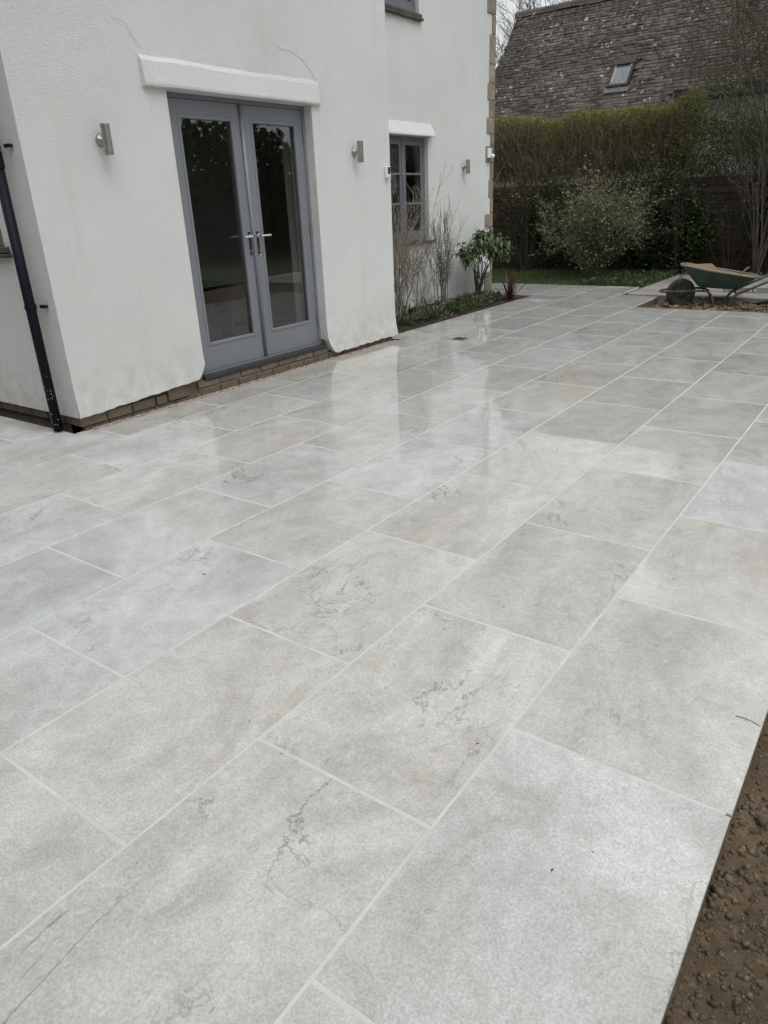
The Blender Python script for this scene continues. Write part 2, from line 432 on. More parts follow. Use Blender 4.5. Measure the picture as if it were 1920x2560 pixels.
L_SILV = m_leaf('silver_leaf', (.21, .235, .19), (.13, .155, .115), .7, .2)
L_LOW = m_leaf('low_leaf', (.042, .068, .026), (.085, .110, .045), .6, .2)
L_PHOR = m_leaf('bronze_blade', (.060, .034, .026), (.10, .058, .040), .45, .1)
L_HEDGE = m_leaf('hedge_leaf', (.18, .245, .048), (.29, .35, .09), .6, .25)
L_HEDB = m_leaf('hedge_bud', (.17, .135, .070), (.24, .19, .095), .7, .25)
L_BUSH = m_leaf('bush_leaf', (.17, .18, .095), (.31, .31, .165), .6, .25)
L_IVY = m_leaf('ivy_leaf', (.022, .040, .012), (.048, .075, .022), .4, .12, .4)
L_TREE = m_leaf('spring_leaf', (.12, .135, .045), (.19, .20, .075), .6, .25)
L_DARK = m_leaf('dark_leaf', (.012, .022, .008), (.026, .040, .014), .5, .1)
L_OPP = m_leaf('far_hedge_leaf', (.020, .032, .012), (.040, .056, .020), .6, .1)
TYRE = simple('tyre_rubber', (.035, .033, .031), (.10, .092, .08), .9, 12)
BGREEN = simple('green_tray_paint', (.028, .088, .070), (.10, .125, .105), .6, 7)
BTUBE = simple('muddy_green_tube', (.035, .060, .050), (.13, .12, .10), .65, 9)
BDIRT = simple('dried_cement', (.25, .23, .195), (.17, .155, .13), .9, 12)
MORTAR = m_soil('sand_mix', (.185, .145, .088), (.25, .20, .125), (.14, .11, .066))
ALU = simple('aluminium', (.55, .55, .55), (.42, .41, .39), .35, 20, metal=.6)
NAVY = simple('navy_sheet', (.012, .014, .030), None, .5)
PALEW = simple('cottage_wall', (.46, .44, .39), (.38, .36, .32), .9, 1.5)
FARW = simple('far_white_wall', (.72, .72, .70), (.64, .64, .62), .9, 1.5)
SKYFRAME = simple('skylight_frame', (.028, .028, .031), None, .4)
WETLEAF = simple('leaf_litter', (.020, .016, .012), (.035, .026, .018), .7, 30)
IRON = simple('cast_iron', (.035, .033, .030), (.06, .055, .048), .6, 30)

def octa(rs, c, jit=.3):
    """rs (N,3) radii, c (N,3) centres: deformed octahedra, arrays"""
    n = len(c)
    base = np.array([[1,0,0],[-1,0,0],[0,1,0],[0,-1,0],[0,0,1],[0,0,-1]], float)
    th = nr.random(n)*6.28
    v = base[None]*(1+jit*(nr.random((n,6,1))*2-1))*rs[:,None,:]
    x = v[...,0]*np.cos(th)[:,None]-v[...,1]*np.sin(th)[:,None]; y = v[...,0]*np.sin(th)[:,None]+v[...,1]*np.cos(th)[:,None]
    v = np.stack([x,y,v[...,2]],-1)+c[:,None,:]
    f = np.array([[0,2,4],[2,1,4],[1,3,4],[3,0,4],[2,0,5],[1,2,5],[3,1,5],[0,3,5]])
    return v.reshape(-1,3), (f[None]+6*np.arange(n)[:,None,None]).reshape(-1,3)
_ico = None
def lumps(rs, c, jit=.22):
    """rounded stones: subdivided icosahedra"""
    global _ico
    if _ico is None:
        bm = bmesh.new(); bmesh.ops.create_icosphere(bm, subdivisions=2, radius=1.0)
        bm.verts.ensure_lookup_table()
        _ico = (np.array([v.co[:] for v in bm.verts]), np.array([[v.index for v in f.verts] for f in bm.faces])); bm.free()
    b, f = _ico; n = len(c); k = len(b)
    sd = nr.random((n,1,3))*50
    d = 1+jit*(fbm(b[None]*1.6+sd, 3)-.45)*3
    v = b[None]*d[...,None]*rs[:,None,:]
    th = nr.random(n)*6.28
    x = v[...,0]*np.cos(th)[:,None]-v[...,1]*np.sin(th)[:,None]; y = v[...,0]*np.sin(th)[:,None]+v[...,1]*np.cos(th)[:,None]
    v = np.stack([x,y,v[...,2]],-1)+c[:,None,:]
    return v.reshape(-1,3), (f[None]+k*np.arange(n)[:,None,None]).reshape(-1,3)

def leaf_quads(c, length, width, up=None, droop=0.0, dirs=None):
    """kite-shaped folded leaves: c (N,3) base points"""
    n = len(c)
    if dirs is None:
        d = nr.normal(size=(n,3))
        if up is not None: d[:,2] = d[:,2]*.6+up
    else: d = np.array(dirs, float)+nr.normal(size=(n,3))*.15
    d /= np.linalg.norm(d, axis=1, keepdims=True)
    a = np.cross(d, nr.normal(size=(n,3))); a /= np.linalg.norm(a, axis=1, keepdims=True)+1e-9
    nn = np.cross(d, a)
    L = length*(.65+.7*nr.random((n,1))); Wd = width*(.65+.7*nr.random((n,1)))
    p0 = c; p2 = c+d*L+np.array([0,0,-1.])*droop*L
    mid = c+d*L*.45+np.array([0,0,-1.])*droop*L*.2
    p1 = mid+a*Wd*.5+nn*Wd*.18; p3 = mid-a*Wd*.5+nn*Wd*.18
    v = np.stack([p0,p1,p2,p3],1).reshape(-1,3)
    return v, (np.array([[0,1,2,3]])[None]+4*np.arange(n)[:,None,None]).reshape(-1,4)

def grow(base, d, length, r, depth, out, rg, spread=.6, nch=3, curl=.25, up=.1, taper=.35, seg=5, shrink=.6):
    """recursive branch polylines appended to out as (pts, radii)"""
    p = Vector(base); d = Vector(d).normalized(); pts = [p.copy()]; rad = [r]
    step = length/seg
    dd = d.copy()
    for i in range(seg):
        dd = (dd+Vector((rg.gauss(0,curl), rg.gauss(0,curl), rg.gauss(0,curl)+up))*.35).normalized()
        p = p+dd*step; pts.append(p.copy()); rad.append(r*(1-(1-taper)*(i+1)/seg))
    out.append((pts, rad))
    if depth <= 0: return
    for k in range(nch):
        t = .3+.7*rg.random(); i = min(int(t*seg), seg-1); q = pts[i].lerp(pts[i+1], t*seg-i)
        loc = (pts[i+1]-pts[i]).normalized()
        s = Vector((rg.gauss(0,1), rg.gauss(0,1), rg.gauss(0,1))); s = (s-loc*s.dot(loc)).normalized()
        nd = (loc+s*spread*(.6+.8*rg.random())).normalized()
        grow(q, nd, length*shrink*(.7+.6*rg.random()), max(rad[i]*.6, .0012), depth-1, out, rg, spread, nch, curl, up, taper, max(seg-1,3), shrink)

def tubes(branches, seg=4, rmin=.0012):
    mb = MB()
    for pts, rad in branches: mb.tube(pts, [max(x, rmin) for x in rad], 3 if rad[0] < .006 else seg, False)
    return mb

def along(branches, n, rmax):
    """random points on thin branches"""
    thin = [b for b in branches if b[1][0] <= rmax]; pts = []
    for i in range(n):
        b = thin[int(nr.integers(len(thin)))][0]; t = nr.random()*(len(b)-1.001); k = int(t)
        pts.append(b[k].lerp(b[k+1], t-k)[:])
    return np.array(pts)

# ================================================================== SETTING: ground, patio, beds
def heightfield(name, x0, x1, y0, y1, step, zf, mat, smooth=True):
    nx, ny = max(2, int(round((x1-x0)/step))+1), max(2, int(round((y1-y0)/step))+1)
    X, Y = np.meshgrid(np.linspace(x0, x1, nx), np.linspace(y0, y1, ny), indexing='ij')
    Z = zf(X, Y)
    v = np.stack([X, Y, Z], -1).reshape(-1, 3)
    i = np.arange(nx*ny).reshape(nx, ny)
    f = np.stack([i[:-1,:-1], i[1:,:-1], i[1:,1:], i[:-1,1:]], -1).reshape(-1, 4)
    o = np_mesh(name, v, f, mat, smooth=smooth); return o
def n2(X, Y, s, o=4, z=0.0): return fbm(np.stack([X*s, Y*s, np.full_like(X, z)], -1), o)

g_ = MB().quad((-200,-200,-.36), (200,-200,-.36), (200,200,-.36), (-200,200,-.36)).build('ground', LAWN); tag(g_, kind='structure')
lw = heightfield('lawn', -16, -3.02, 11.24, 14.9, .12, lambda X, Y: -.035+.03*(n2(X, Y, 1.5)-.5), LAWN); tag(lw, kind='structure')
lw2 = heightfield('lawn', 3.2, 13.0, -9, 13.5, .4, lambda X, Y: -.05+.06*(n2(X, Y, .8)-.5), LAWN); tag(lw2, kind='structure')

# ---- patio
LX = lambda i: -0.605*i                       # joint lines running away from the house gable
JX = .0032
JW = .0046                                    # half joint
ST = -2.72
OFF = {0: -.461, 1: 0.0, 2: -.4655, 3: -.0305, 4: .4126, 5: -.049, 6: .400}
rows = {}
for r in range(0, 7):
    end = {5: 10.19, 6: 11.22}.get(r, 8.985)
    js = [OFF[r]+.905*k for k in range(-6, 16)]
    js = [ST]+[y for y in js if ST+.15 < y < end-.12]+[end]
    if r == 5: js = [y for y in js if y < 9.4]+[9.82, 10.19]
    rows[r] = [(js[k], js[k+1]) for k in range(len(js)-1)]
row7 = [ST, -1.873, -.968, -.063, .842, 1.747, 2.65, 3.55, 4.45, 5.306, 6.15, 7.05, 7.95, 8.855, 9.84, 10.742, 11.22]
patio = MB()
for r in range(0, 7): patio.box(LX(r), LX(r-1) - (.006 if r == 0 else 0), ST, rows[r][-1][1]-.006, -.30, -.021)
patio.box(LX(7), LX(6), ST, 1.60, -.30, -.021); patio.box(-3.995, LX(6), 1.60, 5.70, -.30, -.021); patio.box(LX(7), LX(6), 5.70, 11.214, -.30, -.021)
patio.box(LX(13), LX(7), ST, 1.625, -.30, -.021); patio.box(LX(8), LX(7), 9.80, 11.214, -.30, -.021); patio.box(LX(14), LX(8), 10.03, 11.214, -.30, -.021)
PAT = patio.build('patio', SLABEDGE); tag(PAT, kind='structure')
gr = MB(); e = .012
for r in range(0, 7): gr.box(LX(r), LX(r-1)-(e if r == 0 else 0), ST, rows[r][-1][1]-e, -.0205, -.0003)
gr.box(LX(7), LX(6), ST, 1.60, -.0205, -.0003); gr.box(-3.985, LX(6), 1.60, 5.70, -.0205, -.0003); gr.box(LX(7)+e, LX(6), 5.70, 11.22-e, -.0205, -.0003)
gr.box(LX(13), LX(7), ST, 1.60, -.0205, -.0003); gr.box(LX(8), LX(7), 9.81, 11.22-e, -.0205, -.0003); gr.box(LX(14), LX(8), 10.04, 11.22-e, -.0205, -.0003)
gr.build('grout', GROUT, PAT)
slab_cache = {}
def slab(x0, x1, y0, y1):
    x0 += JX; x1 -= JX; y0 += JW; y1 -= JW
    key = (round(x1-x0, 3), round(y1-y0, 3))
    if key not in slab_cache:
        w, l = (x1-x0)/2, (y1-y0)/2
        slab_cache[key] = MB().box(-w, w, -l, l, -.020, 0, .0020).mesh('slab', SLAB)
    o = bpy.data.objects.new('slab', slab_cache[key]); link(o, PAT)
    o.location = ((x0+x1)/2+rng.uniform(-.0008,.0008), (y0+y1)/2, rng.uniform(.0004,.0006))
    o.rotation_euler = (R(rng.uniform(-.018,.018)), R(rng.uniform(-.028,.028)), R(rng.uniform(-.05,.05)))
    return o
for r in range(0, 7):
    for y0, y1 in rows[r]: slab(LX(r), LX(r-1)+(JW if r == 0 else 0), y0, y1)
for k in range(len(row7)-1):
    y0, y1 = row7[k], row7[k+1]
    if y1 <= 1.6: slab(LX(7), LX(6), y0, y1)
    elif y0 < 1.6 < y1:        # slab cut round the house corner
        a, b = LX(7)+JW, LX(6)-JW; poly = [(a, y0+JW), (b, y0+JW), (b, y1-JW), (-3.985, y1-JW), (-3.985, 1.60), (a, 1.60)]
        o = MB().prism(poly, 2, -.02, 0).build('slab', SLAB, PAT)
    elif y1 < 5.5: slab(-3.985-JW, LX(6), y0, y1)
    elif y0 < 5.7 < y1:
        a, b = LX(7)+JW, LX(6)-JW; poly = [(-3.985, y0+JW), (b, y0+JW), (b, y1-JW), (a, y1-JW), (a, 5.70), (-3.985, 5.70)]
        o = MB().prism(poly, 2, -.02, 0).build('slab', SLAB, PAT)
    else: slab(LX(7), LX(6), y0, y1)
for r in range(8, 14):
    js = [ST]+[y for y in [(1.265 if r % 2 == 0 else .81)-.905*k for k in range(5, -1, -1)] if y > ST+.1]+[1.605]
    for k in range(len(js)-1): slab(LX(r), LX(r-1), js[k], js[k+1])
for y0, y1 in ((9.80, 10.28), (10.28, 11.22)): slab(LX(8), LX(7), y0, y1)
for r in range(9, 15):
    js = [10.03, 10.12+(.45 if r % 2 else .02), 11.22]
    for k in range(2): slab(LX(r), LX(r-1), js[k], js[k+1])

# ---- soil on the right of the patio, and the dug-out area
def soil_z(X, Y):
    pit = np.clip((Y-8.75)/.25, 0, 1)*np.clip((X+2.6)/.1, 0, 1)
    z = -.052-.055*pit
    z = z+.085*(n2(X, Y, 2.2, 5)-.47)+.05*(n2(X, Y, 13, 4, 3.)-.47)+.016*(n2(X, Y, 60, 3, 5.)-.47)
    edge = np.exp(-np.maximum(X-.60, 0)/.06)*np.where(Y < 8.9, 1, 0)
    return np.where(edge > .02, z*(1-edge*.6)+(-.055)*edge*.6, z)
def soil_fine(X, Y): return soil_z(X, Y)+.04*(n2(X, Y, 28, 5, 9.)-.47)*(np.clip((X-.62)/.05, 0, 1))
so = heightfield('soil', .585, 1.75, -1.2, 3.2, .009, soil_fine, SOIL); tag(so, kind='structure')
so2 = heightfield('soil', .585, 1.75, 3.2, 9.0, .03, soil_z, SOIL); tag(so2, kind='structure')
so3 = heightfield('soil', 1.75, 3.4, -2.6, 9.0, .06, soil_z, SOIL); tag(so3, kind='structure')
pt = heightfield('dug_ground', -2.44, 3.4, 8.96, 10.75, .03, soil_z, SOIL); tag(pt, kind='structure')
# clods and stones in that soil
n = 30000; y = -.6+nr.random(n)**1.6*6.5; x = .612+nr.random(n)**1.2*1.2; s = .002+.009*nr.random(n)**4.0
c = np.stack([x, y, soil_fine(x, y)+s*.1], 1)
v, f = octa(np.stack([s*(.8+.6*nr.random(n)), s*(.8+.6*nr.random(n)), s*.8], 1), c)
tag(np_mesh('soil_crumbs', v, f, CLOD), kind='stuff', label='loose brown soil crumbs beside the patio edge')
n = 700; y = -.6+nr.random(n)**1.3*4.5; x = .63+nr.random(n)**.9*1.0; s = .004+.016*nr.random(n)**3
c = np.stack([x, y, soil_z(x, y)+s*.25], 1)
v, f = octa(np.stack([s*1.3, s, s*.7], 1), c, .55)
tag(np_mesh('soil_clods', v, f, CLOD), kind='stuff', label='rounded wet clods of earth beside the patio edge')
n = 110; y = -1.0+nr.random(n)*6; x = .66+nr.random(n)**.8*1.2; s = .005+.011*nr.random(n)**2
c = np.stack([x, y, soil_z(x, y)+s*.35], 1)
v, f = lumps(np.stack([s*1.25, s, s*.75], 1), c)
tag(np_mesh('small_pebbles', v, f, PEB, smooth=True), kind='stuff', label='small tan pebbles lying in the soil at right')
# concrete haunch showing at the foot of the slab edge
hv = MB(); ys = np.linspace(-2.6, 8.9, 180); w = .002+.055*fbm(np.stack([ys*1.7, ys*0, ys*0], 1), 3)
for k in range(len(ys)-1):
    hv.quad((.598, ys[k], -.026), (.598+w[k], ys[k], -.062), (.598+w[k+1], ys[k+1], -.062), (.598, ys[k+1], -.026))
    hv.quad((.598+w[k], ys[k], -.062), (.60+w[k], ys[k], -.11), (.60+w[k+1], ys[k+1], -.11), (.598+w[k+1], ys[k+1], -.062))
hv.build('haunching', SOIL, PAT)

# rubble in the dug-out area: bigger lumps one by one
def one_lump(name, c, s, mat, label, cat, group):
    v, f = lumps(np.array([s]), np.array([(0, 0, 0)]), .6)
    o = np_mesh(name, v, f, mat, smooth=False); o.location = c
    return tag(o, label, cat, group)
n = 1700; y = 9.02+nr.random(n)*1.6; x = -2.38+nr.random(n)*3.2; s = .008+.03*nr.random(n)**2.2
c = np.stack([x, y, soil_z(x, y)+s*.4+.035*np.maximum(0, n2(x, y, 2.3)-.45)], 1)
v, f = octa(np.stack([s*(1+.5*nr.random(n)), s, s*.7], 1), c, .4)
tag(np_mesh('rubble_scatter', v, f, RUBBLE), kind='stuff', label='broken stone and soil rubble in the dug out strip')
for k in range(34):
    x = rng.uniform(-2.3, .1); y = rng.uniform(9.25, 10.5); s = rng.uniform(.02, .05)
    z = float(soil_z(np.array([x]), np.array([y]))[0])
    one_lump('rubble_stone', (x, y, z+s*.3), (s*rng.uniform(1.1,1.6), s, s*.6), RUBBLE, 'tan lump of rubble lying in the dug out strip around the wheelbarrow', 'stone', 'rubble stones around the wheelbarrow')
# ---- concrete base beyond
cb = MB(); xs = np.linspace(-3.02, 3.4, 90); ye = 10.62+.05*fbm(np.stack([xs*3, xs*0, xs*0], 1), 4); ys2 = ye+.015
for k in range(len(xs)-1):
    a, b = xs[k], xs[k+1]
    cb.quad((a, ys2[k], -.03), (b, ys2[k+1], -.03), (b, 13.55, -.03), (a, 13.55, -.03))
    cb.quad((a, ye[k], -.045), (b, ye[k+1], -.045), (b, ys2[k+1], -.03), (a, ys2[k], -.03))
    cb.quad((a, 10.66, -.33), (b, 10.66, -.33), (b, ye[k+1], -.045), (a, ye[k], -.045))
cb.quad((-3.02, 13.55, -.03), (-3.02, 13.55, -.33), (-3.02, 10.66, -.33), (-3.02, ys2[0], -.03))
tag(cb.build('concrete_base', CONC), kind='structure')

# ---- planting bed by the far wing
def bed_z(X, Y): return -.030+.05*(n2(X, Y, 5, 4)-.5)-.01*np.clip((X+4.35)/.1, 0, 1)
tag(heightfield('flower_bed', -5.14, -4.232, 5.66, 9.81, .03, bed_z, SOILD), kind='structure')
n = 1500; y = 5.72+nr.random(n)*4; x = -4.26-nr.random(n)**1.6*.5; s = .004+.014*nr.random(n)**2.5
v, f = octa(np.stack([s*1.4, s*1.2, s*.5], 1), np.stack([x, y, bed_z(x, y)+s*.3], 1), .4)
BCH = simple('bark_chip', (.10, .06, .04), (.06, .038, .026), .8, 20, rnd='island', rndamt=.5)
tag(np_mesh('bark_mulch', v, f, BCH), kind='stuff', label='brown bark mulch along the edge of the flower bed')
# pink pebble strip against the plinth
n = 3600; y = 1.75+nr.random(n)*3.85; x = -4.052+nr.random(n)*.068; s = .0035+.0045*nr.random(n)
z = -.004+.012*nr.random(n)*(1-np.abs(x+4.02)/.05)
v, f = octa(np.stack([s, s, s*.8], 1), np.stack([x, y, z], 1), .3)
tag(np_mesh('gravel_strip', v, f, GRAVEL), kind='stuff', label='strip of pale pink gravel along the foot of the house wall')
tag(MB().box(-4.075, -3.98, 1.62, 5.68, -.2, -.008).build('gravel_bedding', GRAVEL), kind='structure')

# ================================================================== THE HOUSE
H = empty('house', (-4.03, 1.655, 0), 'white rendered two storey house with grey double doors and stone quoins', 'house')
def wall_x(mb, X, y0, y1, z0, z1, holes, depth):
    ys = sorted({y0, y1, *[h[0] for h in holes], *[h[1] for h in holes]}); zs = sorted({z0, z1, *[h[2] for h in holes], *[h[3] for h in holes]})
    ys = [y for y in ys if y0 <= y <= y1]; zs = [z for z in zs if z0 <= z <= z1]
    for i in range(len(ys)-1):
        for k in range(len(zs)-1):
            cy, cz = (ys[i]+ys[i+1])/2, (zs[k]+zs[k+1])/2
            if any(h[0] < cy < h[1] and h[2] < cz < h[3] for h in holes): continue
            mb.quad((X, ys[i], zs[k]), (X, ys[i+1], zs[k]), (X, ys[i+1], zs[k+1]), (X, ys[i], zs[k+1]))
    for (a, b, c, d) in holes:
        B = X-depth
        mb.quad((X, b, c), (B, b, c), (B, b, d), (X, b, d)); mb.quad((B, a, c), (X, a, c), (X, a, d), (B, a, d))
        mb.quad((B, a, d), (X, a, d), (X, b, d), (B, b, d))
        if c > z0: mb.quad((X, a, c), (B, a, c), (B, b, c), (X, b, c))
FX, SY, BE = -4.03, 1.655, 5.672
DY0, DY1, DZ1 = 2.862, 4.475, 2.268
w1 = MB(); wall_x(w1, FX, SY, BE, .42, 5.3, [(DY0, DY1, .42, DZ1)], .30)
def zb(y):
    if y < 2.775: return .098+(y-SY)/(2.775-SY)*.052+.0025*math.sin(y*23)+.002*math.sin(y*61)
    if y <= DY0+.001: return .150+((y-2.775)/(DY0-2.775))**1.5*.12
    if y < 4.60: return .050+.15*(1-(y-DY1)/.125)**2
    return .050+.010*(y-4.60)+.003*math.sin(y*19)+.003*math.sin(y*47)
def strip(ya, yb, n, right):
    ys = np.linspace(ya, yb, n); T = np.linspace(0, 1, 9)
    def P(y, t):
        b = zb(y); z = b+(.42-b)*t
        fl = (.014 if right else .008)*(1-t)**3+(.022*max(0, y-5.5)/.17*(1-t)**3 if right else 0)
        return (FX+fl+.004*float(vnoise(np.array([y*9, z*9, 1.5])))*(1-t), y, z)
    for i in range(n-1):
        for k in range(8):
            w1.quad(P(ys[i], T[k]), P(ys[i+1], T[k]), P(ys[i+1], T[k+1]), P(ys[i], T[k+1]))
        a, b = P(ys[i], 0), P(ys[i+1], 0)
        w1.quad((FX-.06, b[1], b[2]+.004), b, a, (FX-.06, a[1], a[2]+.004))
    for y, sgn in ((ya, -1), (yb, 1)):
        if abs(y-SY) < 1e-6: continue
        for k in range(8):
            a, b = P(y, T[k]), P(y, T[k+1])
            q = [a, (FX-.30, y, a[2]), (FX-.30, y, b[2]), b]
            w1.quad(*(q if sgn > 0 else q[::-1]))
strip(SY, DY0, 60, False); strip(DY1, BE, 60, True)
# side wall (facing the camera's side), end return, back
SW = (-5.85, -4.505, 1.245, 2.26)     # side window x0,x1,z0,z1
xs = [-9.0, SW[0], SW[1], FX]; zs = [.10, SW[2], SW[3], 5.3]
for i in range(3):
    for k in range(3):
        if i == 1 and k == 1: continue
        w1.quad((xs[i], SY, zs[k]), (xs[i+1], SY, zs[k]), (xs[i+1], SY, zs[k+1]), (xs[i], SY, zs[k+1]))
x0, x1, z0, z1 = SW; D = SY+.16
w1.quad((x0, SY, z0), (x0, D, z0), (x0, D, z1), (x0, SY, z1)); w1.quad((x1, D, z0), (x1, SY, z0), (x1, SY, z1), (x1, D, z1))
w1.quad((x0, SY, z1), (x0, D, z1), (x1, D, z1), (x1, SY, z1)); w1.quad((x0, D, z0), (x0, SY, z0), (x1, SY, z0), (x1, D, z0))
w1.quad((-9, SY+.05, .101), (FX, SY+.05, .101), (FX, SY, .10), (-9, SY, .10))
w1.quad((FX, BE, .42), (-5.3, BE, .42), (-5.3, BE, 5.3), (FX, BE, 5.3))
for (ya, yb, za, zc) in ((SY, 1.9, 0, 5.3), (5.0, 10, 0, 5.3), (1.9, 5.0, 0, .6), (1.9, 5.0, 2.5, 5.3)): w1.quad((-9, yb, za), (-9, ya, za), (-9, ya, zc), (-9, yb, zc))  # back wall left open for the added, unseen window
w1.build('wall', RENDER, H)
# far wing
WX, WE = -5.10, 9.985
LWN = (7.02, 8.11, .905, 2.225); UWN = (6.86, 7.945, 3.565, 4.70)
w2 = MB(); wall_x(w2, WX, 5.60, WE, .045, 5.3, [LWN, UWN], .22)
w2.quad((WX, WE, -.1), (-9, WE, -.1), (-9, WE, 5.3), (WX, WE, 5.3))
w2.quad((WX-.1, 5.6, .05), (WX-.1, WE, .05), (WX, WE, .045), (WX, 5.6, .045))
w2.build('wall', RENDER, H)
MB().box(-5.3, -5.125, 5.6, 9.97, -.2, .043).build('footing', SLABEDGE, H)
# roofs (above the frame)
MB().prism([(-3.68, 5.24), (-3.68, 5.34), (-6.5, 8.1), (-9.3, 5.34), (-9.3, 5.24)], 1, 1.35, 5.95).build('roof', SLATE, H)
MB().prism([(-4.85, 5.22), (-4.85, 5.32), (-7.0, 7.4), (-9.2, 5.32), (-9.2, 5.22)], 1, 5.96, 10.25).build('roof', SLATE, H)
# interior, just enough to be looked into
ir = MB()
for (ya, yb, za, zc) in ((1.9, 2.1, .16, 2.55), (4.8, 5.5, .16, 2.55), (2.1, 4.8, .16, .8), (2.1, 4.8, 2.35, 2.55)): ir.quad((-7.9, ya, za), (-7.9, yb, za), (-7.9, yb, zc), (-7.9, ya, zc))  # back opening added to let daylight onto the room's end wall
ir.quad((-7.9, 1.9, 2.55), (-4.33, 1.9, 2.55), (-4.33, 5.5, 2.55), (-7.9, 5.5, 2.55))
ir.quad((-7.9, 5.5, .16), (-4.33, 5.5, .16), (-4.33, 5.5, 2.55), (-7.9, 5.5, 2.55))
for (xa, xb, za, zc) in ((-7.9, -5.85, .16, 2.55), (-4.505, -4.33, .16, 2.55), (-5.85, -4.505, .16, 1.245), (-5.85, -4.505, 2.26, 2.55)): ir.quad((xa, 1.9, za), (xb, 1.9, za), (xb, 1.9, zc), (xa, 1.9, zc))
ir.quad((-4.331, 1.9, .16), (-4.331, DY0, .16), (-4.331, DY0, 2.55), (-4.331, 1.9, 2.55)); ir.quad((-4.331, DY1, .16), (-4.331, 5.5, .16), (-4.331, 5.5, 2.55), (-4.331, DY1, 2.55))
ir.quad((-4.331, DY0, DZ1), (-4.331, DY1, DZ1), (-4.331, DY1, 2.55), (-4.331, DY0, 2.55))
ir.box(-6.6, -5.6, 5.08, 5.49, .16, 2.54)
ir.build('interior_wall', INTW, H)
MB().box(-7.9, -4.20, 1.9, 5.5, .05, .158).build('interior_floor', INTF, H)
MB().box(-8.6, -5.4, 5.9, 9.8, .3, .32).box(-7.4, -7.35, 5.9, 9.8, .32, 2.6).box(-8.6, -5.45, 5.9, 9.8, 2.6, 2.62).box(-7.4, -7.35, 5.9, 9.8, 2.62, 5.2).build('interior_wall', INTD, H)  # wing rooms coloured near-black, their dimness put into the wall colour
MB().box(-8.98, -8.97, 1.9, 5.0, .6, 2.5).build('pane', GLASS, H)  # glass of an unseen back window, added to light the room
# upholstered chair inside, dimly seen
ch = empty('armchair', (-5.4, 3.55, .16), 'dark upholstered armchair dimly seen through the left glass door', 'armchair')
MB().box(-5.85, -5.0, 3.1, 4.0, .18, .58, .06).build('seat', INTD, ch); MB().box(-5.95, -5.75, 3.1, 4.0, .30, 1.12, .08).build('backrest', INTD, ch)
MB().box(-5.8, -5.0, 2.93, 3.09, .22, .78, .05).build('armrest', INTD, ch); MB().box(-5.8, -5.0, 4.01, 4.17, .22, .78, .05).build('armrest', INTD, ch)

cu = MB(); yy = np.linspace(4.55, 4.80, 40)
for k in range(39):
    xa, xb = -4.50+.022*math.sin(yy[k]*60), -4.50+.022*math.sin(yy[k+1]*60)
    cu.quad((xa, yy[k], .20), (xb, yy[k+1], .20), (xb, yy[k+1], 2.30), (xa, yy[k], 2.30))
tag(cu.build('curtain', simple('curtain_cloth', (.62, .61, .57), None, .9), smooth=True), 'pale curtain hanging inside the right glass door', 'curtain')
# lintel hood over the doors (rendered, rough top)
lt = MB(); ys = np.linspace(2.655, 4.585, 40)
for k in range(len(ys)-1):
    def prof(y):
        t = (y-2.655)/1.93; nz = float(vnoise(np.array([y*5, 3.3, .2])))*.02
        p = (.040+.003*math.sin(y*7))*min(1.0, .55+(4.585-y)*2.2)
        return [(FX-.002, DZ1+.001), (FX+p, DZ1+.004+nz*.3), (FX+p+.003, DZ1+.022), (FX+.018*(1-t)+.012, DZ1+.155+nz-.01*t), (FX+.008*(1-t)+.003, DZ1+.174+nz), (FX-.01, DZ1+.20+nz)]
    A, B = prof(ys[k]), prof(ys[k+1])
    for i in range(5):
        lt.quad((A[i][0], ys[k], A[i][1]), (B[i][0], ys[k+1], B[i][1]), (B[i+1][0], ys[k+1], B[i+1][1]), (A[i+1][0], ys[k], A[i+1][1]))
    if k == 0: lt.f.append(tuple(len(lt.v)+i for i in range(6))); lt.v += [(p[0], ys[0], p[1]) for p in A]
    if k == len(ys)-2: lt.f.append(tuple(len(lt.v)+i for i in range(6))); lt.v += [(p[0], ys[-1], p[1]) for p in B[::-1]]
lt.build('lintel', RENDER, H)
l2 = MB(); z = LWN[3]
l2.prism([(WX-.01, z), (WX+.085, z+.004), (WX+.085, z+.02), (WX+.004, z+.165), (WX-.01, z+.165)], 1, 6.2, 8.18)
l2.build('lintel', RENDER, H)
# hairline cracks standing out of the render
def crack(pts, r=.003):
    P = []
    for i in range(len(pts)-1):
        for t in np.linspace(0, 1, 7)[:-1]:
            y = pts[i][0]*(1-t)+pts[i+1][0]*t; z = pts[i][1]*(1-t)+pts[i+1][1]*t
            P.append((FX+.0008, y+rng.uniform(-.006,.006), z+rng.uniform(-.006,.006)))
    P.append((FX+.0008, *pts[-1]))
    MB().tube(P, [r*(1-.6*abs(2*i/len(P)-1)) for i in range(len(P))], 5, False).build('crack', RENDER, H)
crack([(4.00, 2.72), (4.12, 2.66), (4.26, 2.66), (4.40, 2.61), (4.52, 2.52), (4.60, 2.40), (4.65, 2.29)], .0030)
crack([(4.61, 2.42), (4.63, 2.52), (4.70, 2.58), (4.77, 2.64)], .0045)
crack([(2.47, 2.66), (2.58, 2.65), (2.63, 2.58), (2.69, 2.50)], .0024)
